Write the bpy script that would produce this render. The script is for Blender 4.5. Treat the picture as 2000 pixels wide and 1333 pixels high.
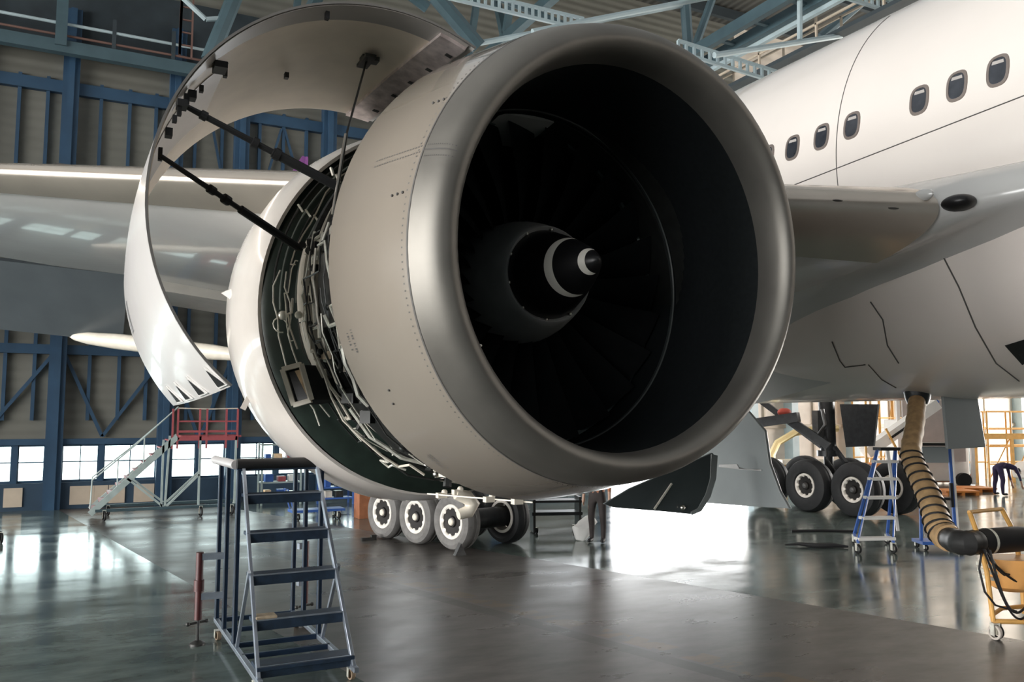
import bpy, math, random
from mathutils import Vector, Matrix
PI = math.pi
S = bpy.context.scene
for o in list(bpy.data.objects): bpy.data.objects.remove(o)
COL = S.collection
# ---------------------------------------------------------------- camera
FPX, PITCH, YAW = 1650.0, math.atan(148/1650.0), math.atan(848/1650.0)
CAM = Vector((-3.666, -5.199, 2.5))
cd = bpy.data.cameras.new('camera'); cam = bpy.data.objects.new('camera', cd); COL.objects.link(cam)
cd.sensor_width = 36; cd.lens = 36*FPX/2000; cd.clip_end = 500
cam.location = CAM; cam.rotation_euler = (PI/2+PITCH, 0, -YAW)
S.camera = cam
# ---------------------------------------------------------------- world, lights, exposure
W = bpy.data.worlds.new('daylight'); S.world = W; W.use_nodes = True
bg = W.node_tree.nodes['Background']; bg.inputs[0].default_value = (.93, .97, 1, 1); bg.inputs[1].default_value = 7.0
S.view_settings.view_transform = 'Standard'; S.view_settings.look = 'None'
S.view_settings.gamma = 1; S.view_settings.exposure = .2; S.view_settings.use_curve_mapping = False
def area(name, loc, rot, sx, sy, power, col):
    d = bpy.data.lights.new(name, 'AREA'); d.shape = 'RECTANGLE'; d.size = sx; d.size_y = sy; d.energy = power; d.color = col
    o = bpy.data.objects.new(name, d); COL.objects.link(o); o.location = loc; o.rotation_euler = rot
    return o
# daylight through the long open hangar doors on the left, the far door and the right-hand bay; high-bay roof lamps; an added belly fill
area('door_daylight', (-39.5, 7, 5.4), (0, -PI/2, 0), 10.5, 36, 13500, (1, .945, .875))
area('belly_fill_light', (-39.5, -24, 5.2), (0, -PI/2, 0), 10, 20, 3500, (1, .945, .875))  # fill light added to brighten the belly from the front left
area('far_door_daylight', (17, 20.9, 1.45), (-PI/2, 0, 0), 6.6, 2.6, 220, (1, .97, .93))
area('bay_daylight', (44, 8, 5), (0, PI/2, 0), 9, 20, 11000, (1, .93, .85))
area('high_bay_lamps', (2, 0, 16.5), (0, 0, 0), 44, 30, 1300, (.95, .98, 1))

# ---------------------------------------------------------------- pixel -> place helpers (reference 2000 x 1333)
def ray(px, py):
    u, v = (px-1000)/FPX, (666.5-py)/FPX
    y = math.cos(PITCH)-v*math.sin(PITCH); z = math.sin(PITCH)+v*math.cos(PITCH)
    return Vector((u*math.cos(YAW)+y*math.sin(YAW), -u*math.sin(YAW)+y*math.cos(YAW), z))
def at(px, py, x=None, y=None, z=None):
    d = ray(px, py)
    t = (x-CAM.x)/d.x if x is not None else (y-CAM.y)/d.y if y is not None else (z-CAM.z)/d.z
    return CAM+d*t
# ---------------------------------------------------------------- materials
def mat(name, col, rough=.5, metal=0, noise=.06, scale=4, bump=0, spec=.5, coat=0, col2=None, rvar=0, emit=None):
    m = bpy.data.materials.new(name); m.use_nodes = True; nt = m.node_tree; n = nt.nodes; L = nt.links
    b = n['Principled BSDF']; b.inputs['Roughness'].default_value = rough; b.inputs['Metallic'].default_value = metal
    b.inputs['Specular IOR Level'].default_value = spec; b.inputs['Coat Weight'].default_value = coat; b.inputs['Coat Roughness'].default_value = .05
    tc = n.new('ShaderNodeTexCoord'); t = n.new('ShaderNodeTexNoise'); t.inputs['Scale'].default_value = scale; t.inputs['Detail'].default_value = 5
    L.new(tc.outputs['Object'], t.inputs['Vector'])
    r = n.new('ShaderNodeValToRGB'); r.color_ramp.elements[0].position = .3; r.color_ramp.elements[1].position = .72
    c2 = col2 or tuple(min(1, c*(1+noise)) for c in col)
    c1 = col if col2 else tuple(c*(1-noise) for c in col)
    r.color_ramp.elements[0].color = (*c1, 1); r.color_ramp.elements[1].color = (*c2, 1)
    L.new(t.outputs['Fac'], r.inputs[0]); L.new(r.outputs[0], b.inputs['Base Color'])
    if rvar:
        mr = n.new('ShaderNodeMapRange'); mr.inputs['To Min'].default_value = rough-rvar; mr.inputs['To Max'].default_value = rough+rvar
        L.new(t.outputs['Fac'], mr.inputs['Value']); L.new(mr.outputs[0], b.inputs['Roughness'])
    if bump:
        bp = n.new('ShaderNodeBump'); bp.inputs['Strength'].default_value = bump; bp.inputs['Distance'].default_value = .02
        L.new(t.outputs['Fac'], bp.inputs['Height']); L.new(bp.outputs[0], b.inputs['Normal'])
    if emit:
        b.inputs['Emission Color'].default_value = (*emit[:3], 1); b.inputs['Emission Strength'].default_value = emit[3]
    return m
def ribbed(name, col, scale, axis, strength=.5, rough=.6, width=.35, dark=.55):
    m = mat(name, col, rough, noise=.12, scale=.8); n = m.node_tree.nodes; L = m.node_tree.links; b = n['Principled BSDF']
    tc = n.new('ShaderNodeTexCoord'); w = n.new('ShaderNodeTexWave'); w.bands_direction = axis; w.inputs['Scale'].default_value = scale
    L.new(tc.outputs['Object'], w.inputs['Vector'])
    bp = n.new('ShaderNodeBump'); bp.inputs['Strength'].default_value = strength; bp.inputs['Distance'].default_value = .05
    L.new(w.outputs['Fac'], bp.inputs['Height']); L.new(bp.outputs[0], b.inputs['Normal'])
    return m
nacelle_paint = mat('nacelle_grey_paint', (.275, .243, .205), .18, noise=.03, scale=1.2, coat=1)
cowl_white = mat('cowl_white_paint', (.80, .77, .75), .25, noise=.03, scale=1.5, coat=.5)
cowl_inner = mat('cowl_inner_beige', (.80, .70, .58), .5, noise=.08, scale=2.5)
reverser_paint = mat('reverser_white_paint', (.74, .69, .64), .25, noise=.03, coat=.5)
lip_metal = mat('lip_bare_metal', (.20, .19, .172), .5, .7, noise=.14, scale=2.2, rvar=.06)
liner = mat('acoustic_liner', (.010, .012, .013), .7, spec=.08, noise=.15, scale=20)  # grey liner made near black: the inlet's deep shade put into the colour
black = mat('black_rubber', (.012, .012, .013), .55, noise=.2)
blade_m = mat('blade_composite', (.012, .013, .014), .4, spec=.25, noise=.2, scale=6)
hub_m = mat('spinner_hub_grey', (.46, .47, .47), .4, .2, noise=.1, scale=5)
spin_m = mat('spinner_black', (.008, .008, .009), .4, noise=.2)
mark_m = mat('spinner_white_mark', (.8, .77, .7), .5)
case_m = mat('fan_case_dark', (.02, .022, .021), .5, .3, noise=.3, scale=9)
green_m = mat('bulkhead_green', (.018, .03, .024), .4, .1, noise=.3, scale=6)
steel = mat('bright_steel', (.72, .68, .62), .28, 1, noise=.15, scale=14)
pipe_m = mat('pipe_alloy', (.85, .80, .71), .35, .3, noise=.25, scale=14)
pipe_d = mat('pipe_dark', (.06, .06, .058), .4, .5, noise=.3, scale=14)
cream_m = mat('cream_panel', (.78, .72, .62), .4, noise=.08, scale=6)
tan_m = mat('tan_filter', (.80, .58, .36), .6, noise=.2, scale=8)
fus_m = mat('fuselage_white', (.82, .765, .72), .2, noise=.02, scale=.7, coat=.5)
belly_m = mat('belly_white', (.86, .785, .73), .25, noise=.04, scale=.6, coat=.4)
wing_m = mat('wing_grey', (.58, .58, .57), .22, noise=.05, scale=1.2, coat=.5)
flap_m = mat('flap_shaded_grey', (.085, .10, .11), .4, noise=.1, scale=1.5)  # drooped flap in shadow: the shade is put into its base colour
slat_m = mat('slat_polished', (.60, .54, .47), .24, .7, noise=.08, scale=1.5, rvar=.05)
seam_m = mat('seam_dark', (.10, .095, .09), .6)
glass_d = mat('window_glass_dark', (.035, .04, .05), .08, noise=.3, scale=6, coat=.5)
wframe_m = mat('window_frame_taupe', (.26, .22, .20), .35, .4)
shade_m = mat('window_shade_pale', (.45, .42, .40), .5)
gdoor_m = mat('gear_door_grey', (.26, .285, .29), .35, noise=.06, scale=1.5)
gear_m = mat('gear_dark', (.03, .032, .035), .4, .4, noise=.3, scale=8)
gear_l = mat('gear_grey', (.14, .14, .14), .35, .4, noise=.2, scale=8)
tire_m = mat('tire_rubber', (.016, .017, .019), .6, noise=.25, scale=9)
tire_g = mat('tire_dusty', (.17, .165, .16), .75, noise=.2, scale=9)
rim_w = mat('rim_white', (.80, .76, .70), .35, noise=.08)
rim_d = mat('rim_dark', (.02, .018, .017), .5, .3)
red_m = mat('cover_red', (.6, .10, .07), .6)
blue_s = mat('wall_steel_blue', (.024, .062, .115), .5, noise=.15, scale=2)
blue_d = mat('wall_base_blue', (.028, .055, .09), .5, noise=.15, scale=2)
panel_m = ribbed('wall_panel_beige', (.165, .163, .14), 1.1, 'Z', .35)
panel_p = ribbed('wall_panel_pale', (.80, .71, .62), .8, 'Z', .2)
kick_m = mat('kick_panel_beige', (.50, .42, .33), .6)
teal_m = mat('truss_teal', (.05, .088, .105), .5, noise=.15, scale=2)
teal_l = mat('truss_pale_teal', (.38, .47, .50), .45, noise=.1, scale=2)
dark_s = mat('gallery_dark', (.03, .042, .05), .6, noise=.2, scale=2)
roof_m = ribbed('roof_deck', (.05, .05, .046), .9, 'X', .6)
navy = mat('ladder_navy', (.018, .037, .075), .35, .2, noise=.15, scale=6)
navy_l = mat('ladder_steel_blue', (.42, .47, .55), .3, .7, noise=.15, scale=6)
tread_m = mat('tread_navy', (.016, .032, .058), .5, noise=.3, scale=12)
jack_m = mat('jack_oxblood', (.075, .018, .018), .45, noise=.2, scale=9)
yel_m = mat('yellow_paint', (.72, .40, .12), .45, noise=.12, scale=7)
org_m = mat('orange_paint', (.72, .26, .06), .45, noise=.12, scale=6)
amber_m = mat('amber_tub', (.80, .40, .13), .4, noise=.12, scale=4)
hose_m = mat('hose_tan', (.46, .30, .15), .65, noise=.25, scale=9, bump=.3)
white_m = mat('white_paint', (.82, .80, .77), .4, noise=.04)
redp_m = mat('rail_red', (.38, .09, .10), .5, noise=.15, scale=5)
mint_m = mat('stair_mint', (.38, .46, .45), .5, noise=.12, scale=5)
blue_b = mat('bright_blue', (.05, .13, .42), .4, noise=.1)
wood_m = mat('crate_wood', (.62, .33, .13), .6, noise=.2, scale=6)
brown_m = mat('crate_brown', (.34, .13, .06), .6, noise=.2, scale=6)
cloth_w = mat('white_cloth', (.8, .8, .78), .8, noise=.06, scale=5, bump=.3)
skin_m = mat('skin', (.48, .30, .22), .5)
trouser_m = mat('trouser_dark', (.035, .028, .027), .8, noise=.2, scale=10)
navy_c = mat('overall_navy', (.03, .022, .07), .8, noise=.2, scale=10)
hair_m = mat('hair_black', (.01, .009, .009), .6)
purple_m = mat('purple_paint', (.27, .09, .30), .4)
def glass_mat():
    m = bpy.data.materials.new('window_pane_glass'); m.use_nodes = True; n = m.node_tree.nodes; L = m.node_tree.links
    for x in list(n):
        if x.type != 'OUTPUT_MATERIAL': n.remove(x)
    t = n.new('ShaderNodeBsdfTransparent'); g = n.new('ShaderNodeBsdfGlossy'); g.inputs['Roughness'].default_value = .05
    t.inputs[0].default_value = (.9, .97, .95, 1); mx = n.new('ShaderNodeMixShader'); fr = n.new('ShaderNodeFresnel'); fr.inputs[0].default_value = 1.4
    L.new(fr.outputs[0], mx.inputs[0]); L.new(t.outputs[0], mx.inputs[1]); L.new(g.outputs[0], mx.inputs[2])
    L.new(mx.outputs[0], n['Material Output'].inputs[0]); return m
pane_m = glass_mat()
def floor_mat():
    m = bpy.data.materials.new('hangar_floor'); m.use_nodes = True; n = m.node_tree.nodes; L = m.node_tree.links; b = n['Principled BSDF']
    tc = n.new('ShaderNodeTexCoord'); sx = n.new('ShaderNodeSeparateXYZ'); L.new(tc.outputs['Object'], sx.inputs[0])
    def math_(op, a, c=None):
        q = n.new('ShaderNodeMath'); q.operation = op
        for i, v in enumerate((a, c)):
            if v is None: continue
            if isinstance(v, (int, float)): q.inputs[i].default_value = v
            else: L.new(v, q.inputs[i])
        return q.outputs[0]
    X, Y = sx.outputs[0], sx.outputs[1]
    mp = n.new('ShaderNodeMapping'); mp.inputs['Scale'].default_value = (.5, 1.1, 1); mp.inputs['Rotation'].default_value = (0, 0, .45); L.new(tc.outputs['Object'], mp.inputs[0])
    nz = n.new('ShaderNodeTexNoise'); nz.inputs['Scale'].default_value = 1.1; nz.inputs['Detail'].default_value = 6; nz.inputs['Roughness'].default_value = .6; L.new(mp.outputs[0], nz.inputs['Vector'])
    n2 = n.new('ShaderNodeTexNoise'); n2.inputs['Scale'].default_value = 3.2; n2.inputs['Detail'].default_value = 9; n2.inputs['Roughness'].default_value = .62; L.new(mp.outputs[0], n2.inputs['Vector'])
    el = math_('ADD', X, math_('MULTIPLY', math_('SUBTRACT', Y, 8.83), .157))       # left edge of the worn lane
    er = math_('ADD', X, math_('MULTIPLY', math_('SUBTRACT', Y, 1.34), .307))       # right edge
    lane = math_('MULTIPLY', math_('GREATER_THAN', el, -2.09), math_('LESS_THAN', er, 5.73))
    ra = n.new('ShaderNodeValToRGB'); ra.color_ramp.elements[0].color = (.10, .13, .12, 1); ra.color_ramp.elements[1].color = (.17, .21, .195, 1)
    rb = n.new('ShaderNodeValToRGB'); rb.color_ramp.elements[0].color = (.085, .078, .073, 1); rb.color_ramp.elements[1].color = (.155, .143, .133, 1)
    for r in (ra, rb):
        r.color_ramp.elements[0].position = .3; r.color_ramp.elements[1].position = .7; L.new(nz.outputs['Fac'], r.inputs[0])
    mx = n.new('ShaderNodeMixRGB'); L.new(lane, mx.inputs[0]); L.new(ra.outputs[0], mx.inputs[1]); L.new(rb.outputs[0], mx.inputs[2])
    # worn yellow guide stripe and dark tyre track
    yl = math_('SUBTRACT', math_('ADD', X, math_('MULTIPLY', math_('SUBTRACT', Y, 7.07), .25)), .95)
    yw = math_('MULTIPLY', math_('LESS_THAN', math_('ABSOLUTE', yl), .16), math_('GREATER_THAN', n2.outputs['Fac'], .50))
    m2 = n.new('ShaderNodeMixRGB'); m2.inputs[2].default_value = (.16, .11, .06, 1); L.new(math_('MULTIPLY', yw, .6), m2.inputs[0]); L.new(mx.outputs[0], m2.inputs[1])
    tr = math_('LESS_THAN', math_('ABSOLUTE', math_('ADD', yl, .34)), .12)
    m3 = n.new('ShaderNodeMixRGB'); m3.inputs[2].default_value = (.025, .023, .022, 1); L.new(math_('MULTIPLY', tr, .55), m3.inputs[0]); L.new(m2.outputs[0], m3.inputs[1])
    mr2 = n.new('ShaderNodeMapRange'); mr2.inputs['From Min'].default_value = .3; mr2.inputs['From Max'].default_value = .7; mr2.inputs['To Min'].default_value = .45; mr2.inputs['To Max'].default_value = 1.25; mr2.clamp = False; L.new(n2.outputs['Fac'], mr2.inputs['Value'])
    m4 = n.new('ShaderNodeMixRGB'); m4.blend_type = 'MULTIPLY'; m4.inputs[0].default_value = .75; L.new(m3.outputs[0], m4.inputs[1]); L.new(mr2.outputs[0], m4.inputs[2])
    L.new(m4.outputs[0], b.inputs['Base Color'])
    ro = n.new('ShaderNodeMapRange'); ro.inputs['From Min'].default_value = .3; ro.inputs['From Max'].default_value = .7; ro.inputs['To Min'].default_value = .08; ro.inputs['To Max'].default_value = .22
    L.new(nz.outputs['Fac'], ro.inputs['Value'])
    L.new(math_('ADD', ro.outputs[0], math_('MULTIPLY', lane, .16)), b.inputs['Roughness'])
    L.new(math_('SUBTRACT', .5, math_('MULTIPLY', lane, .32)), b.inputs['Specular IOR Level'])
    bp = n.new('ShaderNodeBump'); bp.inputs['Strength'].default_value = .025; bp.inputs['Distance'].default_value = .03
    L.new(n2.outputs['Fac'], bp.inputs['Height']); L.new(bp.outputs[0], b.inputs['Normal'])
    return m
floor_m = floor_mat()
# ---------------------------------------------------------------- mesh builder
def V(*a): return Vector(a)
def basis(d, up=None):
    d = d.normalized(); up = up or (V(0, 0, 1) if abs(d.z) < .95 else V(1, 0, 0))
    a = up.cross(d).normalized(); return a, d.cross(a).normalized()
class MB:
    def __init__(s): s.v = []; s.f = []
    def add(s, vs, fs):
        o = len(s.v); s.v += [Vector(p) for p in vs]; s.f += [tuple(i+o for i in f) for f in fs]; return s
    def box(s, c, d, rz=0, M=None):
        c = Vector(c); R = M or Matrix.Rotation(rz, 3, 'Z')
        vs = [c+R @ V(x*d[0]/2, y*d[1]/2, z*d[2]/2) for x in (-1, 1) for y in (-1, 1) for z in (-1, 1)]
        return s.add(vs, [(0, 1, 3, 2), (4, 6, 7, 5), (0, 4, 5, 1), (2, 3, 7, 6), (0, 2, 6, 4), (1, 5, 7, 3)])
    def beam(s, p, q, w, h=None, up=None):
        p, q = Vector(p), Vector(q); a, b = basis(q-p, up); h = h or w
        vs = [e+a*x*w/2+b*y*h/2 for e in (p, q) for x, y in ((-1, -1), (1, -1), (1, 1), (-1, 1))]
        return s.add(vs, [(3, 2, 1, 0), (4, 5, 6, 7)]+[(i, (i+1) % 4, 4+(i+1) % 4, 4+i) for i in range(4)])
    def tube(s, pts, r, n=8):
        pts = [Vector(p) for p in pts]; rs = r if isinstance(r, (list, tuple)) else [r]*len(pts); rings = []; a0 = None
        for i, p in enumerate(pts):
            d = pts[min(i+1, len(pts)-1)]-pts[max(i-1, 0)]; d = d.normalized() if d.length > 1e-9 else V(0, 0, 1)
            if a0 is None: a, b = basis(d)
            else:
                a = (a0-d*a0.dot(d)); a = a.normalized() if a.length > 1e-6 else basis(d)[0]; b = d.cross(a)
            a0 = a; rings.append([p+(a*math.cos(t*2*PI/n)+b*math.sin(t*2*PI/n))*rs[i] for t in range(n)])
        return s.loft(rings, caps=True)
    def loft(s, rings, closed=True, caps=False, flip=False):
        n = len(rings[0]); fs = []; m = n if closed else n-1
        for i in range(len(rings)-1):
            for j in range(m):
                k = (j+1) % n; q = (i*n+j, i*n+k, (i+1)*n+k, (i+1)*n+j); fs.append(q[::-1] if flip else q)
        if caps: fs += [tuple(range(n))[::-1], tuple((len(rings)-1)*n+i for i in range(n))]
        return s.add([p for r in rings for p in r], fs)
    def lathe(s, prof, c=(0, 0, 0), axis=(0, 1, 0), n=48, a0=0, a1=2*PI, ref=None, caps=False):
        c, ax = Vector(c), Vector(axis).normalized()
        if abs(ax.y) > .99: a, b = V(1, 0, 0), V(0, 0, 1)
        else: a, b = basis(ax)
        full = abs(a1-a0) > 2*PI-1e-6; k = n if full else n+1
        rings = [[c+ax*t+(a*math.cos(a0+(a1-a0)*i/n)+b*math.sin(a0+(a1-a0)*i/n))*r for i in range(k)] for t, r in prof]
        return s.loft(rings, closed=full, caps=caps, flip=False)
    def prism(s, poly, off):
        poly = [Vector(p) for p in poly]; off = Vector(off); n = len(poly)
        return s.add(poly+[p+off for p in poly], [tuple(range(n))[::-1], tuple(range(n, 2*n))]+[(i, (i+1) % n, n+(i+1) % n, n+i) for i in range(n)])
    def ball(s, c, r, sc=(1, 1, 1), n=10):
        c = Vector(c); rings = []
        for i in range(1, n):
            t = PI*i/n; rings.append([c+V(math.sin(t)*math.cos(j*2*PI/(2*n))*sc[0], math.sin(t)*math.sin(j*2*PI/(2*n))*sc[1], -math.cos(t)*sc[2])*r for j in range(2*n)])
        return s.loft(rings, caps=True)
def obj(name, mb, m, parent=None, loc=None, smooth=True, rot=None, sharp=35, bevel=0):
    me = bpy.data.meshes.new(name); me.from_pydata([tuple(p) for p in mb.v], [], mb.f); me.validate(); me.update()
    import bmesh
    b = bmesh.new(); b.from_mesh(me); bmesh.ops.recalc_face_normals(b, faces=b.faces); b.to_mesh(me); b.free()
    for x in (m if isinstance(m, (list, tuple)) else [m]): me.materials.append(x)
    if smooth:
        for p in me.polygons: p.use_smooth = True
        me.set_sharp_from_angle(angle=math.radians(sharp))
    o = bpy.data.objects.new(name, me); COL.objects.link(o)
    if loc is not None: o.location = loc
    if rot is not None: o.rotation_euler = rot
    if parent: o.parent = parent
    if bevel:
        md = o.modifiers.new('bevel', 'BEVEL'); md.width = bevel; md.segments = 2; md.limit_method = 'ANGLE'
    return o
def tag(o, label, cat, group=None, kind=None):
    o['label'] = label; o['category'] = cat
    if group: o['group'] = group
    if kind: o['kind'] = kind
    return o
def thing(name, label, cat, loc=(0, 0, 0), rz=0, group=None):
    o = bpy.data.objects.new(name, None); COL.objects.link(o); o.location = loc; o.rotation_euler = (0, 0, rz); o.empty_display_size = .2
    return tag(o, label, cat, group)
def struct(name, mb, m, parent=None, **k):
    o = obj(name, mb, m, parent, **k)
    if not parent: o['kind'] = 'structure'
    return o
def dup(root, loc, rz=None, label=None):
    r = root.copy(); COL.objects.link(r); r.location = loc
    if rz is not None: r.rotation_euler = (0, 0, rz)
    if label: r['label'] = label
    for ch in list(root.children):
        c = ch.copy(); COL.objects.link(c); c.parent = r
        for g in list(ch.children):
            d = g.copy(); COL.objects.link(d); d.parent = c
    return r
RND = random.Random(7)
# ================================================================ SETTING
WY = 21.2                                                            # far wall plane
struct('floor', MB().box((5, 8, -.1), (120, 110, .2)), floor_m, smooth=False)
# far wall, closed on the left, open in the middle, closed again on the right bay
reflection_win = [(-28.2, -23, 8.3, 14.2), (-31.6, -29.2, 10.2, 12.9), (-26.5, -21.5, .9, 4.6)]   # unseen tall windows, added for bright reflections on the nacelle
def holed(mb, x0, x1, z0, z1, holes):
    xs = sorted({x0, x1, *[h for q_ in holes for h in q_[:2]]}); zs_ = sorted({z0, z1, *[h for q_ in holes for h in q_[2:]]})
    for a, b_ in zip(xs, xs[1:]):
        for c, d in zip(zs_, zs_[1:]):
            if not any(q_[0] <= (a+b_)/2 <= q_[1] and q_[2] <= (c+d)/2 <= q_[3] for q_ in holes): mb.box(((a+b_)/2, WY+.12, (c+d)/2), (b_-a, .2, d-c))
    return mb
wb = holed(MB(), -40.5, -20, .72, 19, reflection_win)
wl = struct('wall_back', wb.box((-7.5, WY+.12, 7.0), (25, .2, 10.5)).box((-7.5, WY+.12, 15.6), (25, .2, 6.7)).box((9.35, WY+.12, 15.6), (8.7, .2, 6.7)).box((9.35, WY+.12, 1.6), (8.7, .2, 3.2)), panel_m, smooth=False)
for i, (a, b_, c, d) in enumerate(reflection_win):
    f = MB()
    for k in range(5): f.box((a+(b_-a)*k/4, WY, (c+d)/2), (.06, .1, d-c)); f.box(((a+b_)/2, WY, c+(d-c)*k/4), (b_-a, .1, .06))
    w = struct('window_%d' % (20+i), f, blue_s, smooth=False); obj('pane', MB().box(((a+b_)/2, WY+.1, (c+d)/2), (b_-a, .01, d-c)), pane_m, w, smooth=False)
obj('wall_base', MB().box((-13, WY, .36), (53.2, .34, .72)), blue_d, wl, smooth=False)
obj('lintel', MB().box((-3.2, WY-.03, 1.82), (33.6, .36, .16)), blue_s, wl, smooth=False)
cols = [-14.0, -11.3, -9.2, -6.5, -4.17, -1.38, .5, 3.2, 5.0, 9.3, 13.6]
posts = [-12.4, -8.0, -5.08, -3.0, -.45, 1.8]
for x in cols: hh = 14 if x < 6 else 3.2; obj('column', MB().box((x, WY-.12, hh/2), (.42, .42, hh)).box((x, WY-.36, hh/2), (.16, .1, hh)), blue_s, wl, smooth=False)
mul = [-13.1, -12.2, -10.6, -9.9, -8.4, -7.4, -5.42, -4.73, -3.39, -2.64, -1.93, -.83, -.06, 1.05, 1.78, 2.5]
for x in mul: obj('mullion', MB().box((x, WY-.04, 7.2), (.09, .16, 9.6)), blue_s, wl, smooth=False)
for z, h in ((4.34, .26), (11.75, .34), (9.2, .06)): obj('rail', MB().box((-7.5, WY-.06, z), (25, .2, h)), blue_s, wl, smooth=False)
allv = sorted([c for c in cols if c < 6]+posts)
for a, b_, fl in ((-5.9, -4.3, 0), (-4.0, -3.0, 1), (-3.0, -1.5, 0), (-1.25, -.5, 1), (-.4, .4, 0), (.7, 1.7, 1), (1.8, 3.0, 0)):
    z0, z1 = (1.95, 4.2) if fl == 0 else (4.2, 1.95)
    obj('brace', MB().beam((a, WY-.1, z0), (b_, WY-.1, z1), .09), blue_s, wl, smooth=False)
    z0, z1 = (7.6, 11.5) if fl else (11.5, 7.6)
    if a > -1: obj('brace', MB().beam((a, WY-.1, z0), (b_, WY-.1, z1), .07), blue_s, wl, smooth=False)
for px0, px1 in ((8, 43), (137, 183), (185, 210), (213, 243), (262, 300)):
    p, q = at(px0, 944, y=WY-.18), at(px1, 982, y=WY-.18)
    obj('kick_panel', MB().box(((p.x+q.x)/2, WY-.19, .36), (q.x-p.x, .03, .5)), kick_m, wl, smooth=False)
obj('post_block', MB().box((-13, WY+.1, 1.78), (34, .1, .1)), blue_s, wl, smooth=False)
for i in range(len(allv)-1):
    a, b_ = allv[i]+(.21 if allv[i] in cols else .07), allv[i+1]-(.21 if allv[i+1] in cols else .07)
    f = MB()
    for x in (a, b_): f.box((x, WY, 1.23), (.05, .1, 1.02))
    for z in (.75, 1.27, 1.72): f.box(((a+b_)/2, WY, z), (b_-a, .08, .03 if z == 1.27 else .06))
    nm = max(1, round((b_-a)/.55))
    for k in range(1, nm): f.box((a+(b_-a)*k/nm, WY, 1.23), (.025, .08, 1.0))
    w = struct('window_%d' % (i+1), f, blue_s, smooth=False)
    obj('pane', MB().box(((a+b_)/2, WY+.02, 1.23), (b_-a, .01, .98)), pane_m, w, smooth=False)
for x in posts: obj('window_post', MB().box((x, WY-.02, 1.2), (.14, .2, 1.1)), blue_s, wl, smooth=False)
# gable over the far door and the right bay wall
struct('trim_1', MB().box((17.1, WY+.12, 10.9), (6.8, .2, 16.2)), panel_m, smooth=False)
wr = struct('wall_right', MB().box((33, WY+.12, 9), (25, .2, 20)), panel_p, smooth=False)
for x in (20.7, 22.9, 26.5, 30.2, 34.2, 38.4): obj('column', MB().box((x, WY-.2, 7), (.36, .5, 14)), teal_l, wr, smooth=False)
for x in (21.6, 24.4, 25.5, 28, 29.2, 31.4, 32.7, 36): obj('panel_joint', MB().box((x, WY, 6), (.08, .08, 12)), kick_m, wr, smooth=False)
for z in (2.1, 4.4): obj('rail', MB().box((33, WY-.02, z), (25, .14, .16)), kick_m, wr, smooth=False)
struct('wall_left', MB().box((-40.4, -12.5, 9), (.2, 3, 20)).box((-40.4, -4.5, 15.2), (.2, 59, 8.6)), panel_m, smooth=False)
struct('wall_front', MB().box((2.5, -34, 9), (86, .2, 20)), dark_s, smooth=False)
struct('wall_side', MB().box((45.4, -16, 9), (.2, 36, 20)).box((45.4, 20, 9), (.2, 4, 20)).box((45.4, 10, 14.5), (.2, 18, 8)), dark_s, smooth=False)
struct('ceiling', MB().box((2.5, -6, 19.1), (86, 56, .2)), roof_m, smooth=False)
# ================================================================ AIRPLANE
ENG = V(0, 0, 3.715)
plane = thing('airplane', 'white twin-engine airliner with an opened engine cowl filling the hangar', 'airplane')
def ring(s, dl, dz, r, el, daz, n=96):
    el, a = math.radians(el), math.radians(daz)
    A = V(-math.sin(a)*math.cos(el), math.cos(a)*math.cos(el), math.sin(el)); Rt = V(math.cos(a), math.sin(a), 0); U = Rt.cross(A)
    return [ENG+V(dl, s, dz)+(Rt*math.cos(t*2*PI/n)+U*math.sin(t*2*PI/n))*r for t in range(n)]
def rs(tab, n=96): return [ring(*t, n=n) for t in tab]
JOINT = (.33, .085, .045, 1.812, 5.0, 6.0)
lip_out = [(0, .14, .035, 1.64, 4, 3), (.006, .14, .035, 1.662, 4, 3), (.02, .14, .035, 1.69, 4.1, 3.2), (.05, .135, .035, 1.722, 4.2, 3.6), (.1, .13, .035, 1.755, 4.4, 4.2), (.17, .12, .038, 1.78, 4.6, 4.8), (.25, .105, .04, 1.8, 4.8, 5.4), JOINT]
lip_in = [(.006, .14, .035, 1.618, 4, 3), (.02, .14, .035, 1.595, 4, 3.2), (.05, .14, .037, 1.57, 3.8, 3.4), (.1, .14, .038, 1.55, 3.5, 3.6), (.2, .14, .04, 1.54, 3, 4), (.3, .14, .04, 1.54, 2.5, 4)]
obj('inlet_lip', MB().loft(rs(lip_in[::-1]+lip_out)), lip_metal, plane)
cowl_t = [JOINT, (.6, .05, .035, 1.868, 4.3, 4.5), (.9, 0, .025, 1.918, 3.8, 3.2), (1.17, -.05, .018, 1.955, 3.5, 2.3), (1.17, -.05, .018, 1.90, 3.5, 2.3), (1.02, -.03, .02, 1.86, 3.5, 2.5)]
icowl = obj('inlet_cowl', MB().loft(rs(cowl_t)), nacelle_paint, plane)
def surf(s, th, off=0.0):                                            # point on the inlet cowl / lip skin
    T = lip_out+cowl_t[1:4]
    for a, b_ in zip(T, T[1:]):
        if a[0] <= s <= b_[0]+1e-9:
            k = (s-a[0])/max(1e-9, b_[0]-a[0]); t = [x+(y-x)*k for x, y in zip(a, b_)]; break
    el, da = math.radians(t[4]), math.radians(t[5])
    A = V(-math.sin(da)*math.cos(el), math.cos(da)*math.cos(el), math.sin(el)); Rt = V(math.cos(da), math.sin(da), 0); U = Rt.cross(A)
    return ENG+V(t[1], t[0], t[2])+(Rt*math.cos(th)+U*math.sin(th))*(t[3]+off)
n = 120
obj('lip_joint', MB().loft([[surf(.325, 2*PI*i/n, .003) for i in range(n)], [surf(.34, 2*PI*i/n, .003) for i in range(n)]]), seam_m, icowl)
rv = MB()
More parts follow.
